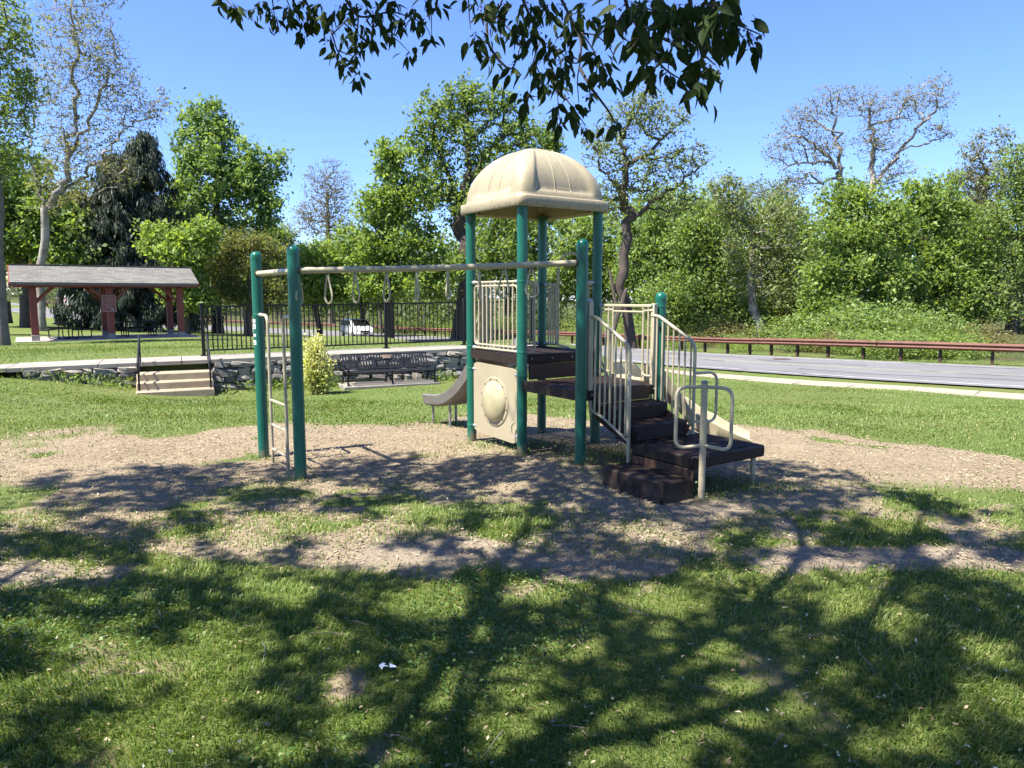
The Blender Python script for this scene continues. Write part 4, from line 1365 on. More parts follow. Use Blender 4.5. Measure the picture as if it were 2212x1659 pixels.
for sgn in (1, -1):
    for (a0_, a1_) in ((-ovl, pl_len + ovl),):
        d_e = eq if sgn == 1 else pdep + ov
        rf.add([QP(a0_, d_e, ez_out), QP(a1_, d_e, ez_out), QP(a1_, ridge_d, RZ), QP(a0_, ridge_d, RZ),
                QP(a0_, d_e, ez_out - .09), QP(a1_, d_e, ez_out - .09), QP(a1_, ridge_d, RZ - .09), QP(a0_, ridge_d, RZ - .09)],
               [(0, 1, 2, 3), (4, 7, 6, 5), (0, 4, 5, 1), (0, 3, 7, 4), (1, 5, 6, 2)])
roofp = rf.build('roof', M['shingle_b'], pav, smooth=False)
# shingles: real overlapping tabs on the front slope (parts) and the back slope (one mass)
sl_len = math.hypot(RZ - ez_out, ridge_d - eq); courses = 17; tabs = 17
tl = (pl_len + 2 * ovl) / tabs
def shingle_box(mb, a, c, L, side):
    f0_, f1_ = c / courses - .004, (c + 1.25) / courses
    f1_ = min(f1_, 1.005)
    d_e = eq if side == 1 else pdep + ov
    dd = (ridge_d - d_e)
    lift0, lift1 = .020 + random.uniform(0, .006), .006
    q_ = []
    for aa in (a, a + L):
        for f_, l_ in ((f0_, lift0), (f1_, lift1)):
            q_.append(QP(aa, d_e + dd * f_, ez_out + (RZ - ez_out) * f_ + l_))
    b_ = [Vector((v_.x, v_.y, v_.z - .012)) for v_ in q_]
    mb.add(q_ + b_, [(0, 2, 3, 1), (0, 4, 6, 2), (0, 1, 5, 4), (2, 6, 7, 3)])
for c in range(courses):
    off = (c % 3) * tl / 3
    for k in range(tabs + 1):
        a = -ovl - off + k * tl
        b = min(a + tl - .012, pl_len + ovl + .01); a = max(a, -ovl - .01)
        if b - a < .05: continue
        mb = MB(); shingle_box(mb, a, c, b - a, 1)
        mb.build('shingle', M['shingle'] if random.random() < .62 else M['shingle_b'], roofp, smooth=False)
mb = MB()
for c in range(courses):
    for k in range(8): shingle_box(mb, -ovl + k * (pl_len + 2 * ovl) / 8, c, (pl_len + 2 * ovl) / 8 - .012, -1)
bs = mb.build('back_shingles', M['shingle'], roofp, smooth=False); bs['kind'] = 'stuff'
mb = MB(); mb.bar(QP(-ovl - .02, ridge_d, RZ + .02), QP(pl_len + ovl + .02, ridge_d, RZ + .02), .28, .035); mb.build('ridge_cap', M['shingle_b'], roofp, smooth=False)
for a in (-ovl - .03, pl_len + ovl - .04):
    for d_e in (eq, pdep + ov):
        mb = MB(); mb.bar(QP(a, d_e, ez_out - .115), QP(a, ridge_d, RZ - .115), .05, .20); mb.build('barge_board', M['red_wood'], roofp, smooth=False)
mb = MB(); mb.bar(QP(-ovl, eq + .03, ez_out - .09), QP(pl_len + ovl, eq + .03, ez_out - .09), .04, .16); mb.build('fascia', M['red_wood'], roofp, smooth=False)

# rules sign on the middle front post
sgn = thing('notice_sign', QP(pl_len / 2, -.17, EZ - .75), 'red rules sign with pale border on the pavilion middle post', 'sign')
c = QP(pl_len / 2 - .05, -.185, EZ - .78)
mb = MB(); mb.box(c, .31, .012, .42, QL, QD, UZ, .01); mb.build('panel', M['sign_red'], sgn, smooth=False)
mb = MB()
for dx_, dz_, hx_, hz_ in ((0, .385, .29, .012), (0, -.385, .29, .012), (-.28, 0, .012, .37), (.28, 0, .012, .37)):
    mb.box(c + QL * dx_ + UZ * dz_ - QD * .016, hx_, .004, hz_, QL, QD, UZ)
mb.build('border', M['concrete'], sgn, smooth=False)
mb = MB()
for k in range(5):
    mb.box(c + QL * random.uniform(-.05, .02) + UZ * (.26 - .11 * k) - QD * .016, random.uniform(.12, .20), .003, .012, QL, QD, UZ)
mb.box(c + QL * .12 - UZ * .28 - QD * .016, .06, .003, .05, QL, QD, UZ)
mb.build('print', M['concrete'], sgn, smooth=False)

# picnic tables
def picnic_table(a, d, rz, label):
    c = QP(a, d, pz + .02)
    X = (QL * math.cos(rz) + QD * math.sin(rz)); Y = Vector((-X.y, X.x, 0))
    tb = thing('picnic_table', c, label, 'picnic table', 'picnic tables under the pavilion')
    mb = MB()
    mb.box(c + UZ * .75, .95, .36, .025, X, Y, UZ, .012); mb.build('tabletop', M['bench_iron'], tb)
    for sg in (-1, 1):
        mb = MB(); mb.box(c + UZ * .45 + Y * sg * .68, .95, .13, .022, X, Y, UZ, .01); mb.build('seat', M['bench_iron'], tb)
    for sx in (-.65, .65):
        mb = MB()
        for sg in (-1, 1):
            mb.tube(fillet([c + X * sx + Y * sg * .20 + UZ * .73, c + X * sx + Y * sg * .24, c + X * sx + Y * sg * .68 + UZ * .03, c + X * sx + Y * sg * .68 + UZ * .44], .12, 5), .028, 8)
        mb.tube([c + X * sx - Y * .24 + UZ * .03, c + X * sx + Y * .24 + UZ * .03], .025, 8)
        mb.build('frame', M['bench_iron'], tb)
picnic_table(1.45, 1.3, R(62), 'dark metal picnic table under the pavilion, between its first and middle posts')
picnic_table(4.5, 1.8, R(8), 'dark metal picnic table under the pavilion, between its middle and far posts')

# ------------------------------------------------------------------ guard rail along the far side of the road
def along_far(s, off):
    x = np.interp(s, arc, road_c[:, 0]); y = np.interp(s, arc, road_c[:, 1]); z = np.interp(s, arc, road_c[:, 2])
    n0 = np.interp(s, arc, road_n[:, 0]); n1 = np.interp(s, arc, road_n[:, 1])
    L = math.hypot(n0, n1); n0 /= L; n1 /= L
    return Vector((x + n0 * off, y + n1 * off, z)), Vector((n0, n1, 0))
i_s = int(np.argmin(np.abs(road_c[:, 0] + 42) + (road_c[:, 1] < 60) * 1e3))
s_start, s_end = arc[i_s], arc[-1] - 1
gr0, _ = along_far(s_start, 4.6)
guard = thing('guard_rail', gr0, 'rust brown steel guard rail along the far edge of the road', 'guard rail')
wprof = [(0, .30), (.05, .27), (.075, .22), (.05, .175), (0, .155), (0, .145), (.05, .125), (.075, .08), (.05, .03), (0, 0), (.012, .0), (.062, .03), (.09, .08), (.062, .13), (.012, .15), (.062, .17), (.09, .22), (.062, .275), (.012, .30)]
s_ = s_start; SEG = 3.81
while s_ < s_end - SEG:
    pts, lat, ups = [], [], []
    for k in range(5):
        p_, n_v = along_far(s_ + (SEG + .03) * k / 4, 4.55)
        pts.append(p_ + UZ * .46); lat.append(-n_v); ups.append(UZ)
    MB().sweep(pts, lat, ups, wprof).build('rail', M['rust'], guard, angle=25)
    for k in range(2):
        p_, n_v = along_far(s_ + SEG * (k + .5) / 2, 4.75)
        tdir = Vector((n_v.y, -n_v.x, 0))
        mb = MB()
        mb.box(p_ + UZ * .22, .05, .012, .55, n_v, tdir, UZ); mb.box(p_ + UZ * .22 + n_v * .056, .008, .05, .55, n_v, tdir, UZ); mb.box(p_ + UZ * .22 - n_v * .056, .008, .05, .55, n_v, tdir, UZ)
        mb.box(p_ + UZ * .60 - n_v * .11, .05, .05, .14, n_v, tdir, UZ)
        mb.build('post', M['rust_post'], guard, smooth=False)
    s_ += SEG
# wooden rail further left
i_a = int(np.argmin(np.abs(road_c[:, 0] + 66)))
wr0, _ = along_far(arc[i_a], 4.6)
wrail = thing('wooden_rail', wr0, 'low brown wooden rail on short posts beside the far road bend', 'guard rail')
s_ = arc[i_a]
while s_ < s_start - 2.4:
    p_, n_v = along_far(s_, 4.7); p2, _ = along_far(s_ + 2.4, 4.7)
    mb = MB(); mb.bar(p_ + UZ * .62, p2 + UZ * .62, .14, .26); mb.build('rail', M['rail_wood'], wrail, smooth=False)
    mb = MB(); mb.box(p_ + UZ * .25 + n_v * .17, .10, .10, .5, n_v, Vector((n_v.y, -n_v.x, 0)), UZ); mb.build('post', M['rail_wood'], wrail, smooth=False)
    s_ += 2.4

# small road sign behind the pavilion
sp_ = pix(144, 690, 80); sp_.z = hgt(sp_.x, sp_.y)
rs_ = thing('road_sign', sp_, 'small white no-parking sign on a thin grey pole behind the pavilion', 'sign')
MB().tube([sp_ - UZ * .1, sp_ + UZ * 3.0], .04, 8).build('pole', M['pole'], rs_)
mb = MB(); mb.box(sp_ + UZ * 2.6 - Vector((0, .06, 0)), .36, .015, .48, bev=.01); mb.build('panel', M['white_paint'], rs_, smooth=False)
mb = MB(); mb.tube([sp_ + Vector((.22 * math.cos(a), -.085, 2.68 + .22 * math.sin(a))) for a in np.linspace(0, 2 * math.pi, 20, endpoint=False)], .03, 6, closed=True)
mb.bar(sp_ + Vector((-.15, -.085, 2.83)), sp_ + Vector((.15, -.085, 2.53)), .03, .05); mb.build('print', M['sign_bright_red'], rs_)

# ------------------------------------------------------------------ white minivan
def build_van():
    i = int(np.argmin(np.abs(road_c[:, 0] - pix(815, 727, 74).x) + (road_c[:, 1] < 50) * 1e3))
    c = Vector(road_c[i]) ; tdir = Vector((road_t[i, 0], road_t[i, 1], 0)).normalized(); lt = Vector((-tdir.y, tdir.x, 0))
    c = c + Vector((road_n[i, 0], road_n[i, 1], 0)) * -1.7
    tdir = (tdir * .85 + Vector((0, -1, 0)) * .25).normalized(); lt = Vector((-tdir.y, tdir.x, 0))
    def V(x, y, z): return c + tdir * x + lt * y + UZ * z
    van = thing('minivan', c, 'white minivan with dark windows coming along the road beyond the iron fence', 'van')
    # body: cross sections from rear to front (x, half width, sill, belt, roof, roof half width)
    secs = [(-2.50, .84, .42, 1.02, 1.50, .66), (-2.44, .93, .30, 1.05, 1.66, .72), (-2.1, .98, .26, 1.06, 1.74, .74), (-1.0, .99, .24, 1.06, 1.77, .76), (0.2, .99, .24, 1.04, 1.75, .76),
            (.75, .99, .24, 1.03, 1.66, .73), (1.15, .98, .24, 1.02, 1.42, .74), (1.55, .97, .25, 1.00, 1.12, .80), (2.0, .94, .26, .92, .98, .78), (2.38, .86, .28, .78, .84, .70), (2.52, .72, .36, .62, .68, .60)]
    mb = MB(); n = 12
    for (x, hw_, zs, zb, zr, rw) in secs:
        ring_ = [(-hw_ * .86, zs), (-hw_, zs + .12), (-hw_ * 1.0, (zs + zb) / 2), (-hw_ * .97, zb), (-(hw_ * .35 + rw * .65), (zb + zr * 1.6) / 2.6), (-rw, zr - .05), (-rw * .8, zr),
                 (rw * .8, zr), (rw, zr - .05), (hw_ * .35 + rw * .65, (zb + zr * 1.6) / 2.6), (hw_ * .97, zb), (hw_, (zs + zb) / 2), (hw_, zs + .12), (hw_ * .86, zs)]
        for (y, z) in ring_: mb.v.append(tuple(V(x, y, z)))
    nn = 14
    for i_ in range(len(secs) - 1):
        for k in range(nn):
            k2 = (k + 1) % nn
            mb.f.append((i_ * nn + k, i_ * nn + k2, (i_ + 1) * nn + k2, (i_ + 1) * nn + k))
    mb.f += [tuple(reversed(range(nn))), tuple((len(secs) - 1) * nn + k for k in range(nn))]
    body = mb.build('body', M['white_paint'], van, angle=60)
    for sg in (-1, 1):
        for x0_, x1_, s0_, s1_ in ((-2.2, -1.28, 0, 0), (-1.2, -.22, 0, 0), (-.14, 1.0, 0, .55)):
            mb = MB()
            zb_, zt_ = 1.10, 1.60
            yb, yt = .985, .86
            mb.add([V(x0_, sg * yb, zb_), V(x1_, sg * yb, zb_), V(x1_ - s1_, sg * yt, zt_), V(x0_ + .04, sg * yt, zt_), V(x0_, sg * (yb - .06), zb_), V(x1_, sg * (yb - .06), zb_), V(x1_ - s1_, sg * (yt - .06), zt_), V(x0_ + .04, sg * (yt - .06), zt_)],
                   [(0, 1, 2, 3), (4, 7, 6, 5), (0, 4, 5, 1), (1, 5, 6, 2), (2, 6, 7, 3), (3, 7, 4, 0)])
            mb.build('window', M['dark_glass'], van, smooth=False)
        mb = MB(); mb.box(V(.95, sg * 1.08, 1.10), .07, .10, .07, tdir, lt, UZ, .03); mb.build('mirror', M['white_paint'], van)
        mb = MB(); mb.box(V(2.30, sg * .66, .74), .14, .17, .08, (tdir - lt * sg * .5).normalized(), (lt + tdir * sg * .5).normalized(), UZ, .03); mb.build('headlight', M['headlight'], van)
        mb = MB(); mb.box(V(-2.44, sg * .80, 1.05), .05, .09, .22, tdir, lt, UZ, .02); mb.build('tail_light', M['tail_red'], van)
        for xw in (-1.55, 1.62):
            mb = MB(); mb.lathe(V(xw, sg * .80, .33), [(.2, -.01), (.31, 0), (.335, .03), (.335, .17), (.31, .20), (.2, .205)], 20, lt * sg)
            w = mb.build('wheel', M['rubber'], van)
            MB().lathe(V(xw, sg * .985, .33), [(.21, 0), (.21, .02), (.12, .03), (.03, .035)], 14, lt * sg).build('rim', M['alloy'], w)
    mb = MB(); mb.add([V(1.53, -.80, 1.09), V(1.53, .80, 1.09), V(.80, .66, 1.65), V(.80, -.66, 1.65), V(1.43, -.80, 1.05), V(1.43, .80, 1.05), V(.70, .66, 1.60), V(.70, -.66, 1.60)], [(0, 1, 2, 3), (4, 7, 6, 5), (0, 4, 5, 1), (1, 5, 6, 2), (2, 6, 7, 3), (3, 7, 4, 0)])
    # push the glass clear of the body surface
    mb.v = [tuple(Vector(q) + tdir * .035 + UZ * .03) for q in mb.v]
    mb.build('windscreen', M['dark_glass'], van, smooth=False)
    mb = MB(); mb.box(V(2.50, 0, .62), .04, .42, .09, tdir, lt, UZ, .02); mb.build('grille', M['grille'], van)
    mb = MB(); mb.box(V(2.46, 0, .40), .09, .80, .10, tdir, lt, UZ, .04); mb.build('bumper', M['white_paint'], van)
    mb = MB(); mb.box(V(2.55, 0, .42), .012, .25, .06, tdir, lt, UZ); mb.build('lower_intake', M['grille'], van, smooth=False)
build_van()

# ------------------------------------------------------------------ trees
def skeleton(base, lobes, n_attr, rng, trunk_r, lean_top=None, wiggle=.12, fork=None, shell=.45, rmin=.012, nseg=.9, up=.35, low=None, main=None):
    """grow a branching skeleton from base through points scattered in ellipsoid lobes; returns nodes, parents, radii, tips"""
    lob = [(np.array(c), np.array(r)) for c, r in lobes]
    vol = np.array([r[0] * r[1] * r[2] for c, r in lob]) ** .75; vol /= vol.sum()
    cnt = rng.multinomial(n_attr, vol)
    A = []
    for (c, r), k in zip(lob, cnt):
        d = unit(rng.normal(size=(k, 3))); rad = rng.random((k, 1)) ** (shell)
        A.append(c + d * rad * r)
    A = np.concatenate(A)
    cen = A.mean(0)
    top = np.array(lean_top) if lean_top is not None else np.array([cen[0], cen[1], np.percentile(A[:, 2], 78)])
    base = np.array(base, float)
    H = np.linalg.norm(top - base); m = max(5, int(H / nseg))
    nodes = [base - np.array((0, 0, .4))]; par = [-1]
    off = np.zeros(3)
    for i in range(1, m + 1):
        t = i / m
        off = off * .8 + rng.normal(0, wiggle * .5, 3) * np.array((1, 1, .2))
        p = base + (top - base) * np.array((t ** 1.5, t ** 1.5, t)) + off * min(1, 3 * t)
        nodes.append(p); par.append(len(nodes) - 2)
    ntr = len(nodes)
    for pl in (main or []):
        P_ = catmull(pl, 6); P_ = P_[np.concatenate([[True], np.linalg.norm(np.diff(P_, axis=0), axis=1) > .05])]
        j = int(np.argmin(np.linalg.norm(np.array(nodes) - P_[0], axis=1))); prev = j
        for p in P_[1:]:
            nodes.append(p + rng.normal(0, wiggle * .25, 3) + np.array((0, rng.normal(0, .25), 0))); par.append(prev); prev = len(nodes) - 1
    n0 = len(nodes)
    d0 = np.linalg.norm(A - cen, axis=1) + .3 * rng.random(len(A))
    order = np.argsort(np.linalg.norm((A - np.array((base[0], base[1], cen[2] - 2))), axis=1) * rng.uniform(.75, 1.25, len(A)))
    NP = np.zeros((n0 + len(A) * 7, 3)); NP[:n0] = nodes; n = n0
    zlo = A[:, 2].min() - 1.0 if low is None else low
    tips = []
    depth = np.zeros(len(NP)); 
    for k in order:
        a = A[k]
        dv = a - NP[:n]
        d = np.linalg.norm(dv, axis=1)
        rise = dv[:, 2]
        cost = d + np.maximum(0, -rise) * 1.1 + .28 * np.maximum(0, rise) + .035 * depth[:n] + (NP[:n, 2] < zlo) * 50
        j = int(cost.argmin()); dd = d[j]
        s = NP[j]
        mm = max(1, min(6, int(dd / nseg + .6)))
        pj = par[j] if par[j] >= 0 else j
        din = s - NP[pj]; ln = np.linalg.norm(din)
        din = din / ln if ln > 1e-6 else np.array((0, 0, 1.))
        outw = (a - s) / max(dd, 1e-6)
        ctl = s + (outw * .55 + din * .25 + np.array((0, 0, up))) * dd * .5 + rng.normal(0, wiggle * dd * .35, 3)
        prev = j
        for q in range(1, mm + 1):
            t = q / mm
            p = s * (1 - t) ** 2 + ctl * 2 * t * (1 - t) + a * t * t + (rng.normal(0, wiggle * .35, 3) if q < mm else 0)
            NP[n] = p; par.append(prev); depth[n] = depth[j] + 1; prev = n; n += 1
        tips.append(prev)
    NP = NP[:n]; par = np.array(par)
    cntc = np.zeros(n); cntc[tips] = 1
    for i in range(n - 1, 0, -1): cntc[par[i]] += cntc[i]
    cntc = np.maximum(cntc, .5)
    rad = rmin + (trunk_r - rmin) * (cntc / cntc[0]) ** (.60 if main else .62)
    hts = np.clip((NP[:ntr, 2] - base[2]) / max(H, 1), 0, 1)
    tt_ = np.arange(ntr) / max(ntr - 1, 1)
    rad[:ntr] = np.maximum(rad[:ntr], trunk_r * (1 - (.30 if main else .88) * tt_) ** .9)
    rad[:ntr] *= 1 + .55 * np.exp(-hts * H / .7)
    return NP, par, rad, np.array(tips), cntc

def limb_mesh(name, NP, par, rad, cnt, mat, parent, min_r=0.0):
    n = len(NP)
    kids = [[] for _ in range(n)]
    for i in range(1, n): kids[par[i]].append(i)
    V_, F_ = [], []; base = 0
    stack = [(0, None)]
    while stack:
        s, frm = stack.pop()
        chain = [s] if frm is None else [frm, s]
        while kids[chain[-1]]:
            ks = sorted(kids[chain[-1]], key=lambda q: -cnt[q])
            for q in ks[1:]: stack.append((q, chain[-1]))
            chain.append(ks[0])
        if len(chain) < 2: continue
        pts = NP[chain]; rr = rad[chain].copy()
        if frm is not None: rr[0] = min(rr[0] * .8, rr[1] * 1.25)
        if rr.max() < min_r: continue
        k = 8 if rr.max() > .12 else (5 if rr.max() > .045 else 3)
        t = np.gradient(pts, axis=0); t = unit(t)
        ref = np.array((0.31, .52, .79)) if abs(t[0, 2]) < .95 else np.array((1., 0.2, 0))
        nx = unit(np.cross(t, ref)); ny = np.cross(t, nx)
        an = np.arange(k) * 2 * np.pi / k
        rg = pts[:, None] + (nx[:, None] * np.cos(an)[None, :, None] + ny[:, None] * np.sin(an)[None, :, None]) * rr[:, None, None]
        V_.append(rg.reshape(-1, 3))
        m = len(chain)
        i0 = base + (np.arange(m - 1)[:, None] * k + np.arange(k)[None]); i1 = base + (np.arange(m - 1)[:, None] * k + (np.arange(k)[None] + 1) % k)
        F_.append(np.stack([i0, i1, i1 + k, i0 + k], 2).reshape(-1, 4))
        base += m * k
    v = np.concatenate(V_); f = np.concatenate(F_)
    v = v - np.array(ORG[parent])
    me = fast_mesh(name, v, f, smooth=True)
    return link(name, me, mat, parent)

def crown_mesh(NP, par, tips, cnt, n_leaf, size, spread, mat, parent, rng, droop=.25, aspect=.6, twig=2, name='crown', bias_up=.85):
    # leaves gather round the outer twigs
    src = np.concatenate([tips, np.where((cnt <= twig))[0]])
    i = rng.choice(src, n_leaf)
    p = par[i]; t = rng.random((n_leaf, 1)) ** .6
    c = NP[i] * t + NP[p] * (1 - t) + rng.normal(0, 1, (n_leaf, 3)) * spread * np.array((1, 1, .8)) * rng.random((n_leaf, 1)) ** .5
    tree_tone = rng.random(len(NP))
    tone = np.clip(.55 * rng.random(n_leaf) + .45 * tree_tone[i], 0, 1)
    ax = rng.normal(size=(n_leaf, 3)); ax[:, 2] -= droop
    nr = rng.normal(size=(n_leaf, 3)); nr[:, 2] += bias_up
    s = size * (.5 + 1.1 * rng.random(n_leaf) ** 1.4)
    v, f = kites(c, s, ax, nr, aspect)
    me = fast_mesh(name, v - np.array(ORG[parent]), f, tone)
    return link(name, me, mat, parent)

def lobes_px(D, lst, dz=.8, drng=0):
    out = []
    for k, l in enumerate(lst):
        cx, cy, rx, ry = l[:4]; dd = l[4] if len(l) > 4 else 0
        p = pix(cx, cy, D + dd)
        sx = rx * D / FPX; sz = ry * D / FPX
        out.append(((p.x, p.y, p.z), (sx, (sx * .6 + sz * .4) * dz, sz)))
    return out

def tree(name, label, cat, x, D, lob, leaf, bark, n_attr=220, n_leaf=9000, size=.30, spread=.55, trunk_r=.28, seed=1, group=None, top=None, wiggle=.16,
         droop=.25, aspect=.62, up=.3, shell=.5, rmin=.014, limbs=True, min_r=0, basey=None, twig=2, low=None, main=None):
    rng = np.random.default_rng(seed)
    b = pix(x, 700, D); bz_ = hgt(b.x, D)
    base = (b.x, D, bz_)
    t = thing(name, base, label, cat, group)
    L = lobes_px(D, lob)
    tp = None
    if top is not None:
        q = pix(top[0], top[1], D); tp = (q.x, q.y, q.z)
    mn = None
    if main:
        mn = [[tuple(pix(a, b, D)) for a, b in pl] for pl in main]
    NP, par, rad, tips, cnt = skeleton(base, L, n_attr, rng, trunk_r, tp, wiggle, up=up, shell=shell, rmin=rmin, low=low, main=mn)
    limb_mesh('trunk', NP, par, rad, cnt, bark, t, min_r)
    if n_leaf:
        crown_mesh(NP, par, tips, cnt, int(n_leaf * 1.3), size * .95, spread, leaf, t, rng, droop, aspect, twig)
    return t

BD, BG, BP = M['bark_dark'], M['bark_grey'], M['bark_pale']
# left side, behind the pavilion
tree('tall_tree', 'tall sparse yellow green tree at the picture\'s left edge, reaching out of the frame', 'tree', 2, 31, [(-10, 60, 80, 110), (25, 190, 60, 80), (-40, 260, 110, 140), (10, 330, 70, 70), (55, 180, 30, 40), (40, 60, 30, 60)],
     M['leaf_yellow'], BG, 520, 9000, .13, .32, .22, 11, top=(-5, 60), low=5.5)
tree('leafy_tree', 'dark green broad tree rising above the pavilion\'s left end', 'tree', 58, 50, [(30, 400, 90, 90), (95, 480, 95, 80), (20, 530, 90, 70), (150, 560, 80, 50), (-40, 480, 80, 120)],
     M['leaf_mid'], BD, 300, 13000, .33, .6, .34, 12, low=5)
tree('sycamore_tree', 'tall pale barked tree with sparse young leaves towering above the pavilion roof', 'tree', 88, 46,
     [(165, 60, 80, 90), (110, 190, 60, 120), (215, 150, 80, 90), (270, 235, 70, 80), (335, 225, 38, 50), (170, 320, 90, 80), (250, 360, 60, 60), (110, 400, 50, 70), (205, -30, 60, 60)],
     M['leaf_pale'], BP, 2000, 9000, .13, .34, .24, 13, top=(102, 452), wiggle=.19, rmin=.011, low=4.5, aspect=.7,
     main=[[(100, 450), (138, 400), (150, 300), (165, 200), (160, 60), (150, -20)], [(100, 455), (76, 390), (70, 300), (80, 220)], [(135, 410), (190, 370), (240, 320), (280, 268), (345, 250)], [(150, 330), (200, 250), (240, 150), (250, 50)], [(140, 400), (200, 420), (260, 400)]])
tree('tree', 'slender grey trunked tree under the pale tall tree, seen through the open pavilion', 'tree', 128, 56, [(140, 500, 90, 60), (200, 540, 80, 50), (90, 560, 90, 40), (240, 460, 70, 60)],
     M['leaf_brown'], BG, 300, 5200, .26, .5, .26, 14)
def conifer(name, label, x, D, toppx, basepx, halfw, seed, n_br=190):
    rng = np.random.default_rng(seed)
    b = pix(x, 700, D); bz_ = hgt(b.x, D); base = (b.x, D, bz_)
    t = thing(name, base, label, 'tree')
    zt = pix(x, toppx, D).z; H = zt - bz_; W = halfw * D / FPX
    NPl = [np.array(base) - (0, 0, .4)]; par = [-1]
    m = 12
    for i in range(1, m + 1): NPl.append(np.array((base[0] + rng.normal(0, .06), base[1] + rng.normal(0, .06), bz_ + H * i / m))); par.append(i - 1)
    C, AX, NR, SZ, TN = [], [], [], [], []
    for k in range(n_br):
        f_ = rng.random() ** .9 * .93 + .05
        z = bz_ + H * f_
        L = W * (1 - f_) ** .75 * rng.uniform(.55, 1.1) + .35
        a = rng.random() * 2 * np.pi
        d = np.array((math.cos(a), math.sin(a), 0))
        j = min(m, max(1, int(f_ * m)))
        prev = j
        tone = rng.random()
        for q in range(1, 5):
            tt = q / 4
            p = np.array((base[0], base[1], z)) + d * L * tt + np.array((0, 0, .12 * L * math.sin(tt * 2.2) - .18 * L * tt ** 2))
            NPl.append(p); par.append(prev); prev = len(NPl) - 1
            nd = int(38 * L / 2.2) + 9
            # hanging sprays
            cc = p + rng.normal(0, .16, (nd, 3)) - d * rng.random((nd, 1)) * L / 4
            cc[:, 2] -= rng.random(nd) * .3
            C.append(cc); ax = rng.normal(0, .35, (nd, 3)) + d * .35; ax[:, 2] -= 1.5
            AX.append(ax); NR.append(rng.normal(size=(nd, 3)) + d); SZ.append(rng.uniform(.18, .55, nd)); TN.append(np.clip(tone * .5 + rng.random(nd) * .5, 0, 1))
    NPa = np.array(NPl); par = np.array(par)
    cnt = np.ones(len(NPa))
    for i in range(len(NPa) - 1, 0, -1): cnt[par[i]] += cnt[i]
    rad = .015 + .26 * (cnt / cnt[0]) ** .7
    limb_mesh('trunk', NPa, par, rad, cnt, BD, t)
    C = np.concatenate(C); v, f = kites(C, np.concatenate(SZ), np.concatenate(AX), np.concatenate(NR), .24)
    link('crown', fast_mesh('crown', v - np.array(base), f, np.concatenate(TN)), M['leaf_conifer'], t)
conifer('conifer_tree', 'dark drooping spruce behind the pavilion\'s right half, tallest of the dark conifers', 330, 54, 275, 690, 150, 21, 230)
conifer('conifer_tree', 'dark drooping spruce with a lower top, left of the tallest dark conifer', 262, 52, 322, 690, 140, 22, 210)
tree('leafy_tree', 'big rounded fresh green maple right of the dark conifers', 'tree', 470, 58,
     [(440, 260, 55, 55), (465, 350, 100, 90), (545, 385, 60, 70), (420, 460, 80, 70), (510, 490, 85, 70), (592, 360, 32, 28), (580, 440, 45, 50), (385, 400, 30, 60), (450, 560, 100, 50)],
     M['leaf_fresh'], BD, 480, 21000, .30, .50, .36, 15, low=4)
tree('leafy_tree', 'low bright green spreading tree at the pavilion\'s right end', 'tree', 402, 45, [(350, 515, 58, 32), (400, 545, 70, 42), (385, 610, 50, 40), (440, 500, 45, 30), (320, 490, 25, 14), (420, 640, 40, 30)],
     M['leaf_bright'], BD, 240, 8200, .25, .40, .18, 16)
tree('feathery_tree', 'olive green feathery small tree behind the left part of the iron fence', 'tree', 535, 47, [(500, 560, 60, 50), (570, 560, 60, 50), (535, 530, 50, 34), (480, 620, 60, 40), (590, 630, 50, 40), (540, 640, 60, 34)],
     M['leaf_olive'], BD, 340, 17000, .19, .42, .20, 17, droop=.1, aspect=.35)
tree('bare_tree', 'round topped bare twiggy grey tree in the gap left of the bright green trees', 'tree', 716, 96, [(710, 400, 56, 62), (715, 470, 66, 60), (735, 540, 50, 40), (660, 470, 30, 40)],
     M['leaf_brown'], BG, 1500, 5200, .20, .5, .32, 18, wiggle=.1, up=.75, rmin=.02)
tree('bare_tree', 'small bare grey tree low in the gap beside the round topped bare tree', 'tree', 632, 102, [(625, 510, 30, 40), (640, 560, 40, 36), (600, 555, 30, 30)], M['leaf_tuft'], BG, 300, 1600, .25, .4, .22, 19, rmin=.03)
tree('leafy_tree', 'bright green young tree just right of the near ladder post', 'tree', 690, 62, [(690, 555, 50, 45), (660, 610, 50, 45), (720, 625, 55, 45), (700, 590, 60, 40)],
     M['leaf_bright'], BD, 240, 9500, .29, .45, .2, 20)
tree('leafy_tree', 'large bright green tree above the white minivan, left of the tall oak', 'tree', 842, 58,
     [(850, 345, 45, 50), (880, 420, 60, 60), (820, 450, 60, 60), (800, 530, 75, 60), (880, 530, 80, 60), (850, 610, 110, 45), (950, 590, 60, 60)],
     M['leaf_bright'], BD, 480, 19000, .30, .48, .26, 23, low=2)
tree('oak_tree', 'tall oak with dark twisting limbs and thin green leaves, left of the domed roof', 'tree', 992, 62,
     [(1000, 205, 52, 46), (935, 250, 55, 50), (1065, 235, 55, 45), (1115, 290, 55, 55), (1010, 290, 80, 55), (930, 340, 50, 50), (1070, 370, 70, 60), (1150, 370, 50, 50), (980, 430, 80, 60), (890, 300, 25, 28)],
     M['leaf_mid'], BD, 520, 11500, .30, .50, .55, 24, top=(992, 520), wiggle=.30, rmin=.02, low=6,
     main=[[(992, 520), (985, 430), (960, 360), (930, 280), (905, 225)], [(990, 490), (1010, 380), (1012, 280), (1005, 190)], [(1010, 400), (1050, 335), (1090, 290), (1125, 262)], [(985, 430), (940, 400), (890, 310)], [(1010, 420), (1080, 400), (1150, 370)]])
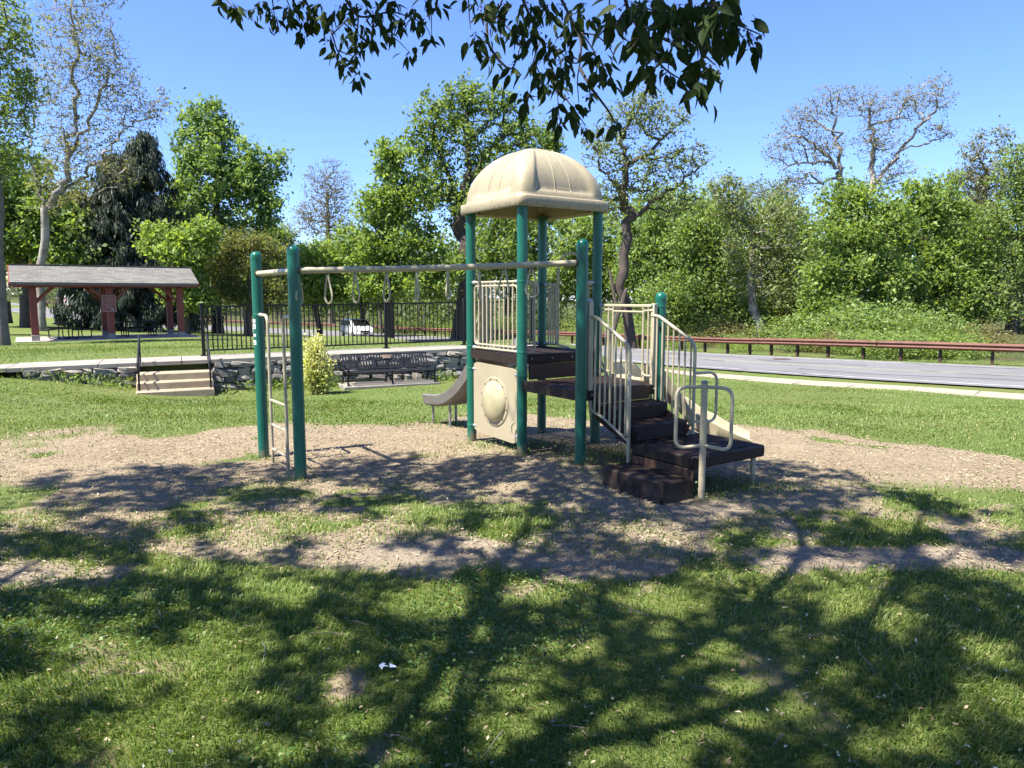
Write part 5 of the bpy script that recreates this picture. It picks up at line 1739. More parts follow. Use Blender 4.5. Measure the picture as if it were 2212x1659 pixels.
tree('leafy_tree', 'mid green tree standing behind the domed tower', 'tree', 1095, 78, [(1110, 480, 90, 70), (1070, 560, 90, 70), (1150, 580, 80, 70), (1180, 300, 50, 40), (1160, 400, 60, 70)],
     M['leaf_mid'], BD, 320, 11000, .38, .65, .32, 25)
tree('gnarled_tree', 'dark gnarled open tree with tufted pale leaves right of the domed roof', 'tree', 1366, 44,
     [(1370, 255, 70, 50), (1440, 265, 55, 45), (1490, 345, 55, 50), (1310, 330, 60, 60), (1400, 370, 80, 60), (1330, 430, 55, 50), (1460, 430, 70, 45), (1390, 215, 50, 25)],
     M['leaf_tuft'], BD, 1100, 5600, .17, .26, .30, 26, top=(1370, 480), wiggle=.34, rmin=.012, low=5.2,
     main=[[(1370, 480), (1345, 420), (1352, 350), (1338, 300), (1375, 235)], [(1350, 360), (1400, 335), (1450, 280), (1505, 245)], [(1366, 475), (1420, 425), (1480, 385), (1510, 360)], [(1345, 415), (1300, 365), (1285, 310)]])
tree('leafy_tree', 'pale olive tree low behind the gnarled dark tree', 'tree', 1255, 70, [(1260, 520, 80, 60), (1230, 600, 90, 60), (1310, 590, 80, 70)],
     M['leaf_yellow'], BD, 280, 9000, .36, .6, .25, 27)
tree('leafy_tree', 'rounded mid green tree between the tower and the stair rails, behind the guard rail', 'tree', 1420, 58, [(1420, 510, 80, 60), (1400, 590, 90, 60), (1480, 600, 70, 60), (1440, 670, 90, 40)],
     M['leaf_mid'], BD, 300, 11000, .30, .5, .25, 28)
tree('leafy_tree', 'bright yellow green bushy tree above the stair rails, behind the guard rail', 'tree', 1525, 50, [(1490, 520, 55, 60), (1550, 570, 70, 60), (1480, 640, 110, 60), (1590, 670, 80, 50), (1530, 480, 40, 40)],
     M['leaf_yellow'], BD, 420, 15000, .22, .60, .22, 29)
tree('bare_tree', 'half bare brownish tree with pale forked limbs left of the two bright trees', 'tree', 1640, 47, [(1620, 520, 70, 60), (1580, 440, 60, 50), (1680, 470, 60, 60), (1650, 600, 90, 60), (1700, 560, 60, 70), (1560, 400, 50, 26)],
     M['leaf_tuft'], BP, 900, 9500, .17, .36, .26, 30, top=(1640, 500), wiggle=.36, rmin=.02, low=1)
tree('sycamore_tree', 'big pale limbed sycamore with spreading sparse crown above the two bright trees', 'tree', 1855, 64,
     [(1735, 262, 55, 42), (1800, 215, 55, 38), (1875, 225, 50, 40), (1960, 225, 50, 45), (2025, 200, 45, 42), (1690, 320, 50, 40), (1780, 320, 60, 40), (1900, 300, 60, 55), (2030, 280, 40, 30), (1730, 390, 60, 30), (1930, 380, 60, 40)],
     M['leaf_pale'], BP, 2300, 6000, .15, .36, .44, 31, top=(1852, 450), wiggle=.30, rmin=.012, low=8, aspect=.7,
     main=[[(1850, 445), (1818, 385), (1790, 340), (1740, 300), (1700, 290)], [(1815, 380), (1805, 300), (1800, 230)], [(1855, 445), (1895, 390), (1950, 320), (2000, 255), (2042, 222)], [(1890, 395), (1885, 300), (1875, 228)], [(1800, 350), (1740, 352), (1690, 365)], [(1950, 320), (2000, 310), (2045, 290)]])
tree('leafy_tree', 'bright yellow green dense tree in front of the big sycamore, left of its twin', 'tree', 1848, 41,
     [(1850, 430, 80, 52), (1845, 500, 105, 65), (1860, 580, 120, 65), (1805, 660, 100, 65), (1890, 680, 110, 60), (1770, 600, 50, 55), (1930, 480, 50, 60)],
     M['leaf_bright'], BD, 620, 25000, .20, .42, .24, 32, low=0)
tree('leafy_tree', 'bright yellow green dense tree in front of the big sycamore, right of its twin', 'tree', 2018, 43,
     [(2010, 430, 85, 52), (2040, 510, 95, 70), (1985, 590, 105, 65), (2060, 640, 105, 75), (1970, 690, 90, 55), (2110, 580, 50, 60), (1950, 500, 40, 60)],
     M['leaf_bright'], BD, 600, 24000, .205, .42, .24, 33, low=0)
tree('pale_tree', 'tall whitish twiggy tree beyond the bright trees near the right edge', 'tree', 2118, 72, [(2105, 330, 30, 50), (2130, 390, 50, 60), (2100, 450, 60, 50), (2165, 300, 25, 30), (2070, 390, 30, 30), (2190, 400, 30, 50)],
     M['leaf_pale'], BP, 800, 6500, .22, .40, .30, 34, rmin=.02, up=.7, low=8)
tree('half_bare_tree', 'half leafed yellow green tree filling the right edge behind the guard rail', 'tree', 2185, 42, [(2200, 370, 55, 70), (2170, 470, 65, 60), (2200, 560, 80, 70), (2150, 640, 70, 60), (2240, 480, 80, 120), (2250, 650, 80, 80)],
     M['leaf_yellow'], BD, 800, 12500, .17, .42, .26, 35, rmin=.016, up=.5)
tree('bare_tree', 'grey bare tree peeking between the sycamore and the gnarled tree', 'tree', 1600, 92, [(1570, 470, 60, 50), (1640, 440, 60, 60), (1530, 520, 50, 40), (1690, 420, 40, 40)],
     M['leaf_tuft'], BG, 900, 6500, .24, .5, .3, 36, rmin=.02)

tree('leafy_tree', 'airy yellow green tree low behind the gnarled tree, right of its trunk', 'tree', 1450, 64, [(1440, 470, 80, 60), (1520, 450, 70, 50), (1390, 540, 70, 60), (1560, 520, 70, 60), (1480, 580, 100, 60)], M['leaf_bright'], BD, 420, 13000, .28, .75, .24, 51)
tree('leafy_tree', 'soft green tree behind the half bare pale limbed tree', 'tree', 1660, 70, [(1660, 560, 90, 70), (1720, 520, 70, 60), (1600, 610, 90, 60), (1740, 620, 80, 60), (1680, 470, 60, 50)], M['leaf_mid'], BD, 420, 12000, .30, .8, .24, 52)
tree('leafy_tree', 'pale green bushy tree by the guard rail, left of the twin bright trees', 'tree', 1730, 52, [(1720, 640, 70, 50), (1680, 680, 70, 40), (1760, 690, 60, 40), (1640, 660, 60, 40)], M['leaf_tuft'], BD, 300, 9000, .22, .5, .18, 53)
tree('leafy_tree', 'green tree filling the gap right of the twin bright trees', 'tree', 2110, 60, [(2110, 520, 70, 70), (2090, 610, 80, 70), (2150, 660, 80, 60)], M['leaf_mid'], BD, 320, 11000, .27, .6, .22, 54)
tree('leafy_tree', 'fresh green tree between the oak and the bare round topped tree', 'tree', 785, 72, [(770, 560, 50, 60), (740, 620, 60, 50), (800, 620, 60, 50)], M['leaf_fresh'], BD, 260, 8000, .32, .6, .2, 55)
tree('leafy_tree', 'mid green tree between the big maple and the olive feathery tree', 'tree', 575, 70, [(580, 520, 50, 50), (610, 590, 50, 50), (560, 600, 60, 60)], M['leaf_mid'], BD, 260, 8000, .30, .6, .2, 56)

tree('leafy_tree', 'soft olive tree closing the gap left of the dark conifers', 'tree', 190, 62, [(180, 440, 60, 50), (215, 500, 60, 60), (140, 470, 60, 60), (180, 570, 90, 60)], M['leaf_olive'], BD, 420, 9000, .24, .6, .22, 61)
tree('leafy_tree', 'fresh green tree at the far left, low behind the pavilion end', 'tree', 20, 66, [(10, 470, 70, 70), (60, 540, 70, 60), (-40, 560, 90, 70), (20, 600, 80, 40)], M['leaf_fresh'], BD, 380, 9500, .28, .6, .24, 62)

# leaning dead limb against the gnarled tree
bp = pix(1322, 716, 43.0); tp_ = pix(1352, 625, 43.6)
mb = MB(); d_ = (tp_ - bp)
mb.tube([bp - UZ * .3, bp + d_ * .3, bp + d_ * .62 + Vector((.06, 0, 0)), tp_], [.13, .15, .14, .10], 7)
mb.tube([bp + d_ * .45, bp + d_ * .75 + Vector((-.5, .1, .3)), bp + d_ * 1.1 + Vector((-1.0, .2, .9))], [.12, .10, .07], 6)
lg = mb.build('dead_limb', M['bark_dark']); tag(lg, 'dark broken limb leaning against the gnarled tree trunk', 'dead limb')

# shrubs that line the far side of the road (each one its own bush, few shared meshes)
def shrub_mesh(seed, n, w, h, size, leafm):
    rng = np.random.default_rng(seed)
    d = unit(rng.normal(size=(n, 3))); r = rng.random((n, 1)) ** .4
    bump = 1 + .25 * np.sin(d[:, :1] * 5 + seed) * np.cos(d[:, 1:2] * 6 - seed)
    c = d * r * bump * np.array((w, w, h)) + np.array((0, 0, h * .8))
    c[:, 2] = np.maximum(c[:, 2], .02 + .1 * rng.random(n))
    v, f = kites(c, size * rng.uniform(.6, 1.4, n), rng.normal(size=(n, 3)), rng.normal(size=(n, 3)) + np.array((0, 0, .3)), .6)
    tone = np.clip(.6 * rng.random(n) + .4 * vnoise(c[:, 0] * 2, c[:, 2] * 2, seed), 0, 1)
    me = fast_mesh('shrub', v, f, tone); me.materials.append(leafm)
    return me
sh_m = [shrub_mesh(1, 6500, 1.9, 1.3, .12, M['leaf_bright']), shrub_mesh(2, 6500, 2.0, 1.5, .13, M['leaf_yellow']), shrub_mesh(3, 6000, 1.8, 1.1, .12, M['leaf_yellow']), shrub_mesh(4, 6000, 2.0, 1.4, .12, M['leaf_brown'])]
kinds_ = ['mid green', 'yellow green', 'dark green', 'brownish']
rng = np.random.default_rng(44)
s_a = arc[int(np.argmin(np.abs(road_c[:, 0] + 22) + (road_c[:, 1] < 60) * 1e3))]
SV = []
for me in sh_m:
    co = np.empty(len(me.vertices) * 3, np.float32); me.vertices.foreach_get('co', co); SV.append(co.reshape(-1, 3))
acc = {0: [], 1: [], 2: [], 3: []}
s_ = s_a; kk = 0
while s_ < arc[-1] - 16:
    for row in range(2):
        p_, n_v = along_far(s_, 6.4 + rng.uniform(0, 2.0) + 3.2 * row)
        k = [1, 0, 3, 2, 1, 0, 1][kk % 7]; kk += 1
        sc_ = rng.uniform(.6, 1.15) * (1 + .35 * row); zs = rng.uniform(.4, .8) * (1 + .15 * row); a = rng.uniform(0, 6.28)
        q = SV[k] * np.array((sc_, sc_, sc_ * zs))
        q = np.stack([q[:, 0] * math.cos(a) - q[:, 1] * math.sin(a), q[:, 0] * math.sin(a) + q[:, 1] * math.cos(a), q[:, 2]], 1)
        q = q.reshape(-1, 4, 3)[::(1 if p_.y < 38 else 2 if p_.y < 52 else 4)].reshape(-1, 3)
        acc[k].append(q + np.array((p_.x, p_.y, hgt(p_.x, p_.y) - .2)))
    s_ += rng.uniform(2.0, 3.2)
for k in acc:
    v = np.concatenate(acc[k]); nf_ = len(v) // 4
    o = link('undergrowth', fast_mesh('undergrowth', v, np.arange(nf_ * 4).reshape(-1, 4), rng.random(nf_)), sh_m[k].materials[0]); tag(o, kind='stuff')

# the wood that closes the view: one mass of foliage and stems
rng = np.random.default_rng(77)
nC = 520
cs = []
for k in range(nC):
    x = rng.uniform(-500, 2700); D_ = rng.uniform(76, 120) if x > 760 else rng.uniform(108, 140)
    if 560 < x < 680: ytop = rng.uniform(575, 650)
    elif x < 420: ytop = rng.uniform(430, 640)
    elif x > 1000: ytop = rng.uniform(445, 640) + (30 if 1480 < x < 1760 else 0)
    else: ytop = rng.uniform(520, 650)
    p = pix(x, ytop, D_); cs.append((p.x, p.y, p.z, rng.uniform(2.2, 4.6), rng.random()))
cs = np.array(cs)
nL = 95000
i = rng.integers(0, nC, nL)
d = unit(rng.normal(size=(nL, 3))) * rng.random((nL, 1)) ** .45
c = cs[i, :3] + d * cs[i, 3:4] * np.array((1.1, 1.0, 1.0))
c[:, 2] -= rng.random(nL) ** 2 * 7 * (rng.random(nL) < .45)
g_ = -3.0
c[:, 2] = np.maximum(c[:, 2], g_ + rng.random(nL) * 2.5)
v, f = kites(c, rng.uniform(.3, .75, nL), rng.normal(size=(nL, 3)), rng.normal(size=(nL, 3)) + np.array((0, -.2, .3)), .62)
woods = link('woods', fast_mesh('woods', v, f, np.clip(cs[i, 4] * .7 + rng.random(nL) * .3, 0, 1)), M['wood_floor']); tag(woods, kind='stuff')
mb = MB()
for k in range(150):
    x = rng.uniform(-400, 2600); D_ = rng.uniform(76, 112)
    if x < 700 and D_ < 98: D_ += 24
    p = pix(x, 700, D_); z0_ = hgt(p.x, p.y) - .3; hh = rng.uniform(3, 7.5); r_ = rng.uniform(.06, .16)
    ln = rng.normal(0, .5, 2)
    mb.tube([(p.x, p.y, z0_), (p.x + ln[0] * .4, p.y + ln[1] * .4, z0_ + hh * .5), (p.x + ln[0], p.y + ln[1], z0_ + hh)], [r_, r_ * .8, r_ * .4], 5, caps=False)
wt = mb.build('woods_stems', M['bark_grey']); tag(wt, kind='stuff')

# white flowering small tree by the pavilion's left end
tree('flowering_tree', 'small white flowering tree at the picture\'s left edge beside the pavilion roof', 'tree', -8, 40, [(4, 612, 26, 10), (-20, 622, 40, 16), (14, 630, 18, 8)], M['leaf_white'], BD, 90, 1500, .20, .28, .12, 38)

# the golden shrub in front of the stone wall
rng = np.random.default_rng(5)
gs = pix(684, 838, 14.9); gs.z = hgt(gs.x, gs.y)
gsh = thing('golden_shrub', gs, 'pale yellow green shrub in front of the stone wall, left of the bench', 'shrub')
mb = MB(); stem_pts = []
for k in range(26):
    a = rng.uniform(0, 6.28); r_ = rng.uniform(.05, .34); h_ = rng.uniform(.55, 1.34) * (1 - .35 * (r_ / .34) ** 2)
    b_ = gs + Vector((math.cos(a) * r_ * .3, math.sin(a) * r_ * .3, -.05)); t_ = gs + Vector((math.cos(a) * r_, math.sin(a) * r_ * .8, h_))
    mb.tube([b_, b_.lerp(t_, .5) + Vector((0, 0, .06)), t_], [.008, .006, .003], 4); stem_pts.append((b_, t_))
mb.build('stem', M['bark_grey'], gsh)
nL = 6200
k = rng.integers(0, 26, nL); t_ = rng.random(nL) ** .55
c = np.array([list(stem_pts[q][0].lerp(stem_pts[q][1], w)) for q, w in zip(k, t_)]) + rng.normal(0, .07, (nL, 3))
v, f = kites(c, rng.uniform(.03, .075, nL), rng.normal(size=(nL, 3)), rng.normal(size=(nL, 3)) + np.array((0, 0, .4)), .6)
tone = np.clip((c[:, 2] - gs.z) * .55 + .5 * rng.random(nL), 0, 1)
link('foliage', fast_mesh('foliage', v - np.array(gs), f, tone), M['leaf_golden'], gsh)

# ------------------------------------------------------------------ the cherry tree overhead
rng = np.random.default_rng(91)
ch_base = Vector((-4.2, -2.6, 0)); ch_base.z = hgt(ch_base.x, ch_base.y)
cherry = thing('cherry_tree', ch_base, 'cherry tree whose leafy twigs hang into the top of the picture', 'tree')
mb = MB()
trunk_top = ch_base + Vector((.3, .25, 2.6))
mb.tube([Vector(q) for q in catmull([ch_base - UZ * .3, ch_base + Vector((.05, .05, .7)), ch_base + Vector((.18, .1, 1.7)), trunk_top], 5)], list(np.linspace(.30, .21, 16)), 14)
mb.build('trunk', M['bark_cherry'], cherry)
sx, sy = SUN_DIR.x / -SUN_DIR.z, SUN_DIR.y / -SUN_DIR.z
limb_ends = [(-5.5, 3.2, 5.6), (-2.6, 4.6, 6.2), (0.6, 4.2, 6.0), (3.2, 2.6, 5.8), (5.4, 2.6, 6.6), (-7.5, 1.0, 5.6), (1.0, 1.0, 6.6), (-3.4, 1.6, 7.2), (3.6, 0.0, 7.0), (-.8, 5.4, 5.2), (5.0, 4.4, 5.4)]
limb_pts = []
for e in limb_ends:
    e = Vector(e); m1 = trunk_top.lerp(e, .35) + UZ * .9 + Vector(rng.normal(0, .2, 3)); m2 = trunk_top.lerp(e, .7) + UZ * .5 + Vector(rng.normal(0, .25, 3))
    m1 = m1 + Vector(rng.normal(0, .35, 3)); m2 = m2 + Vector(rng.normal(0, .45, 3))
    c = catmull([trunk_top - UZ * .15, m1, m2, e], 7)
    MB().tube([Vector(q) for q in c], list(np.linspace(.085, .014, len(c))), 8).build('branch', M['bark_cherry'], cherry)
    limb_pts.append(c)
    for q in range(4):
        j = rng.integers(8, len(c) - 2); s_p = Vector(c[j]); en = s_p + Vector(rng.normal(0, 1.0, 3)) * .9 + UZ * .3
        en.z = max(en.z, 4.2)
        MB().tube([s_p, s_p.lerp(en, .5) + UZ * .12, en], [.035, .022, .008], 6).build('branch', M['bark_cherry'], cherry)
# shade on the ground decides where the crown is thick: bright gaps let the sun through
GAPS = [(542,1170,70,32),(743,1149,64,27),(650,1132,120,30),(796,1202,133,18),(372,1181,53,28),(159,1229,64,21),(32,1245,42,27),(478,1361,69,21),(292,1415,95,36),(425,1436,85,27),(244,1489,48,16),(32,1494,64,32),
        (717,1484,48,42),(982,1484,58,37),(398,1600,186,30),(796,1563,106,32),(637,1627,106,26),(929,1298,106,30),(1175,1271,80,27),(1403,1298,96,34),(1679,1218,42,16),(1849,1298,80,30),(1955,1340,40,21),(1281,1404,58,21),
        (1547,1404,42,21),(1345,1532,80,32),(1541,1563,106,34),(1451,1611,69,27),(1733,1542,42,27),(2009,1574,64,42),(2141,1404,42,27),(2035,1192,42,14),(1060,1170,60,14),(1150,1130,50,12),(1230,1100,40,10),(1395,1165,40,14),
        (1470,1175,30,12),(1700,1170,70,16),(1950,1130,80,18),(2150,1130,70,20),(60,1120,60,14),(300,1110,70,10),(480,1090,70,8),(900,1100,60,10),(760,1060,60,8),(1100,1060,40,8),(1900,1100,60,12),(1560,1240,60,12),(1060,1360,30,14),(130,1350,60,18),
        (620,1270,40,12),(1600,1480,50,14),(1130,1590,60,18),(1830,1450,60,20),(200,1300,40,12),(560,1500,40,14),(1180,1480,30,16)]
EDGE = np.array([(-700, 1150), (0, 1078), (150, 1020), (350, 1006), (560, 1004), (660, 1002), (850, 985), (1000, 982), (1130, 976), (1250, 978), (1450, 983), (1650, 994), (1760, 1003), (1870, 1040), (2000, 1075), (2212, 1092), (3000, 1150)], float)
def shade_prob(X, Y):
    x, y = to_px(X, Y, np.zeros_like(X))
    e = np.interp(x, EDGE[:, 0], EDGE[:, 1])
    wob = (fbm(X * 1.6, Y * 1.6, 61, 3) - .5) * 46
    p = sstep(-6, 14, y - e + wob)
    g = np.zeros_like(X)
    xw = x + (fbm(X * 2.2 + 9, Y * 2.2, 63, 3) - .5) * 90 ; yw = y + (fbm(X * 2.2, Y * 2.2 + 5, 64, 3) - .5) * 34
    for cx, cy, rx, ry in GAPS:
        d = ((xw - cx) / (rx * 1.2)) ** 2 + ((yw - cy) / (ry * 1.28)) ** 2
        g = np.maximum(g, sstep(1.25, .55, d))
    n = fbm(X * 2.6, Y * 2.6, 67, 3)
    fleck = sstep(.585, .665, n) * .9
    n3 = fbm(X * 5.5 + 3, Y * 5.5, 69, 2)
    fleck = np.maximum(fleck, sstep(.66, .76, n3) * .85)
    return p * (1 - g) * (1 - fleck) * .90
nT = 300000
X = rng.uniform(-9, 9, nT); Y = rng.uniform(-2.5, 8.6, nT)
pr = shade_prob(X, np.maximum(Y, 1.0))
pr = np.where(Y < 1.0, .5, pr)
keep = rng.random(nT) < pr
X, Y = X[keep], Y[keep]
hN = vnoise(X * .5, Y * .5, 70)
h_ = 4.3 + 2.6 * hN + rng.random(len(X)) * 1.2
# leaves hang in bunches: pull heights of neighbours together
c = np.stack([X - sx * h_, Y - sy * h_, h_], 1)
px_, py_ = to_px(c[:, 0], c[:, 1], c[:, 2])
ok = (py_ < -60) | (c[:, 1] < .2) | (np.abs(px_ - 1106) > 1500)
c = c[ok]
nn_ = len(c)
ax = rng.normal(size=(nn_, 3)); ax[:, 2] -= .9
nr = rng.normal(size=(nn_, 3)) + np.array((-.4, -.3, .9))
v, f = kites(c, rng.uniform(.085, .135, nn_), ax, nr, .55)
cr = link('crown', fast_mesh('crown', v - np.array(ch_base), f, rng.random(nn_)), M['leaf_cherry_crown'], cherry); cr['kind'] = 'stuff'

# leaf shapes for the twigs that hang into view: pointed, folded along the midrib, finely toothed
def cherry_leaf(seed):
    r = random.Random(seed)
    n = 9; bm = bmesh.new(); mids, Ls, Rs = [], [], []
    bend = r.uniform(.10, .35); tw = r.uniform(-.25, .25)
    for i in range(n + 1):
        t = i / n
        w = .225 * (math.sin(math.pi * min(1, t ** .74)) ** .9) * (1 - .30 * t) if 0 < t < 1 else 0
        w *= (1 + (.06 if i % 2 else -.04))
        z = -bend * t * t
        up = w * .42
        y = t
        tt = tw * t
        mids.append(bm.verts.new((0, y, z)))
        if 0 < t < 1:
            Ls.append(bm.verts.new((-w * math.cos(tt), y + .02, z + up - w * math.sin(tt)))); Rs.append(bm.verts.new((w * math.cos(tt), y + .02, z + up + w * math.sin(tt))))
        else:
            Ls.append(None); Rs.append(None)
    for i in range(n):
        for side, flip in ((Ls, False), (Rs, True)):
            q = [mids[i], mids[i + 1], side[i + 1], side[i]]
            q = [a for a in q if a is not None]
            if len(q) >= 3: bm.faces.new(q if flip else q[::-1])
    # the stalk
    a = bm.verts.new((-.008, 0, 0)); b = bm.verts.new((.008, 0, 0)); c_ = bm.verts.new((.008, -.22, .05)); d = bm.verts.new((-.008, -.22, .05)); bm.faces.new((a, b, c_, d))
    me = bpy.data.meshes.new('leaf'); bm.to_mesh(me); bm.free()
    at = me.attributes.new('tone', 'FLOAT', 'FACE'); tv = r.uniform(.1, .9); at.data.foreach_set('value', [tv] * len(me.polygons))
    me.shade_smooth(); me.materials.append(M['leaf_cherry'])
    return me
leaf_ms = [cherry_leaf(k) for k in range(9)]
def zc(x, y):       # close-up of the top of the photograph -> 2212-wide units
    return (500 + x / 1.515) * .864, y / 1.515 * .864
CLUS_L = [(340,10),(420,60),(500,60),(570,15),(620,90),(680,80),(860,5),(470,60),(560,130),(230,15),(800,40),(730,10),(90,8),(140,25),(200,45),(120,30),(285,75),(260,50),(345,40),(330,70),(395,125),(400,80),(480,95),(490,150),(525,210),(540,245),(595,285),(585,215),(560,75),(640,45),(640,155),(600,130),(655,170),(720,130),(760,70),(745,100),(830,90),(800,205),(880,155),(905,12),(700,30),(650,10),(450,20),(530,30),(380,10),(610,180),(840,60),(600,20)]
CLUS_M = [(1070,40),(1110,10),(1180,80),(1235,15),(1270,120),(1330,60),(1370,250),(1320,210),(1300,270),(1390,200),(1480,60),(1450,110),(1045,125),(1075,150),(1100,215),(1165,250),(1080,60),(1120,100),(1155,20),(1200,60),(1215,160),(1260,40),(1290,80),(1260,250),(1290,290),(1240,370),(1330,165),(1330,250),(1350,330),(1360,395),(1360,455),(1405,290),(1400,60),(1440,15),(1410,405),(1460,475),(1480,360),(1490,190),(1505,250),(1550,275),(1548,205),(1595,485),(1560,455),(1310,330),(1380,130),(1300,20),(1350,20),(1230,100),(1060,20),(1020,10)]
CLUS_R = [(1620,10),(1660,60),(1720,100),(1720,10),(1760,90),(1820,60),(1810,10),(1880,60),(1950,10),(1700,150),(1830,150),(1930,90),(1990,110),(2050,60),(1600,60),(1640,20),(1690,110),(1660,150),(1700,195),(1680,260),(1740,50),(1790,30),(1775,150),(1850,20),(1860,110),(1905,190),(1930,60),(1960,130),(1890,260),(1850,290),(1880,340),(2000,10),(2030,100),(2085,95),(2120,135),(1950,245),(1790,290),(1690,40),(1900,20),(1980,60),(1740,230)]
def cluster_pt(x, y, D): 
    X_, Y_ = zc(x, y); return pix(X_, Y_, D)
leaf_recs = []; fruit_mb = MB(); stalk_mb = MB()
def make_cluster(p, nl, L, spread=.85):
    for k in range(nl):
        a = rng.uniform(0, 6.28); out = Vector((math.cos(a), math.sin(a), 0)) * rng.uniform(.2, 1.0) * spread
        d = (out + Vector((0, 0, -rng.uniform(.15, 1.2)))).normalized()
        nrm = (Vector((rng.normal(), rng.normal(), .9))).normalized()
        X_ = d.cross(nrm).normalized(); Z_ = X_.cross(d).normalized()
        l = L * rng.uniform(.45, 1.25)
        m = Matrix((X_ * l * rng.uniform(.85, 1.1), d * l, Z_ * l)).transposed().to_4x4()
        s0 = p + Vector(rng.normal(0, .018, 3)) + d * .02
        m.translation = s0
        leaf_recs.append((m, l / s0.y, int(rng.integers(9))))
    if rng.random() < .55:
        for k in range(int(rng.integers(3, 7))):
            d = Vector((rng.normal(0, .6), rng.normal(0, .6), rng.uniform(-1.0, .15))).normalized(); e = p + d * rng.uniform(.018, .038)
            stalk_mb.tube([p, e], .0008, 3, caps=False)
            fruit_mb.lathe(e, [(.0008, -.0035), (.0032, -.0015), (.0035, .001), (.0012, .0035)], 6)
for CL, D0, L0, nl in ((CLUS_L, 4.6, .074, 10), (CLUS_M, 3.2, .064, 8), (CLUS_R, 2.25, .064, 9)):
    for (x, y) in CL:
        if x > 1990: x -= 28
        make_cluster(cluster_pt(x, y - 6, D0 + rng.uniform(-.3, .3)), nl + int(rng.integers(-1, 2)), L0)
TW = [(4.6, [[(520,-60),(560,10),(600,60),(655,60),(720,45),(780,60),(850,95),(880,150)], [(380,-40),(420,40),(470,80),(500,130),(520,190),(560,250),(595,285)], [(470,80),(430,70),(395,125)], [(655,60),(700,120),(745,150),(800,205)], [(600,60),(600,130),(640,155)], [(270,-40),(278,30),(285,70)], [(870,-30),(876,60),(878,150)], [(500,130),(560,75)], [(60,-60),(120,20),(200,45)], [(300,-60),(345,40),(330,70)], [(520,190),(585,215)], [(720,45),(760,70)]]),
      (3.2, [[(1340,-60),(1400,60),(1440,150),(1440,230),(1430,300),(1435,390)], [(1440,125),(1500,135),(1550,180),(1580,240)], [(1440,230),(1400,215),(1355,245)], [(1440,200),(1420,240),(1330,170)], [(1440,260),(1480,330),(1540,410),(1570,460),(1595,485)], [(1015,-40),(1020,60),(1025,110)], [(1085,90),(1095,170),(1140,235),(1180,260),(1205,205),(1215,160)], [(1550,-40),(1553,90),(1556,190)], [(1200,-60),(1240,40),(1290,150),(1330,250),(1350,330),(1362,455)], [(1120,60),(1170,110),(1215,160)], [(1290,150),(1260,250),(1290,290)], [(1350,330),(1410,405),(1460,475)], [(1400,60),(1490,190),(1505,250)], [(1290,290),(1240,370)], [(1160,-40),(1120,60),(1085,90)]]),
      (2.25, [[(1600,-60),(1620,30),(1650,90),(1700,190),(1760,260),(1820,300)], [(1740,-60),(1760,40),(1775,150)], [(1850,-60),(1860,40),(1860,110),(1900,200),(1890,270),(1880,340)], [(1940,-60),(1960,50),(2030,90),(2120,130)], [(1650,90),(1690,110),(1680,260)], [(1860,110),(1930,120),(1960,130)], [(1900,200),(1950,245)]])]
for D0, tw in TW:
    for path in tw:
        pts = catmull([cluster_pt(x, y, D0 + .15 * math.sin(x * .02)) for x, y in path], 5)
        thick = (.007 if D0 < 4 else .009) * (1 if len(path) > 4 else .55)
        MB().tube([Vector(q) for q in pts], list(np.linspace(thick, .0018, len(pts))), 6).build('twig', M['bark_cherry'], cherry)
st_o = stalk_mb.build('fruit_stalks', M['bark_cherry'], cherry); st_o['kind'] = 'stuff'
fr_o = fruit_mb.build('fruits', M['berry'], cherry); fr_o['kind'] = 'stuff'
leaf_recs.sort(key=lambda r_: -r_[1])
for m, _, k in leaf_recs[:300]:
    o = bpy.data.objects.new('leaf', leaf_ms[k]); COL.objects.link(o); o.parent = cherry
    o.matrix_local = Matrix.Translation(-ch_base) @ m
V_, F_ = [], []; b_ = 0
mesh_data = [([vv.co.copy() for vv in me.vertices], [tuple(p.vertices) for p in me.polygons]) for me in leaf_ms]
rest = MB()
for m, _, k in leaf_recs[300:]:
    rest.add([m @ q for q in mesh_data[k][0]], mesh_data[k][1])
if rest.v:
    o0 = Vector(ch_base)
    me = bpy.data.meshes.new('hanging_leaves'); me.from_pydata([tuple(Vector(q) - o0) for q in rest.v], [], rest.f); me.shade_smooth()
    at = me.attributes.new('tone', 'FLOAT', 'FACE'); at.data.foreach_set('value', np.repeat(rng.random(len(me.polygons) // 8 + 1), 8)[:len(me.polygons)].astype(np.float32))
    ro = link('hanging_leaves', me, M['leaf_cherry'], cherry); ro['kind'] = 'stuff'

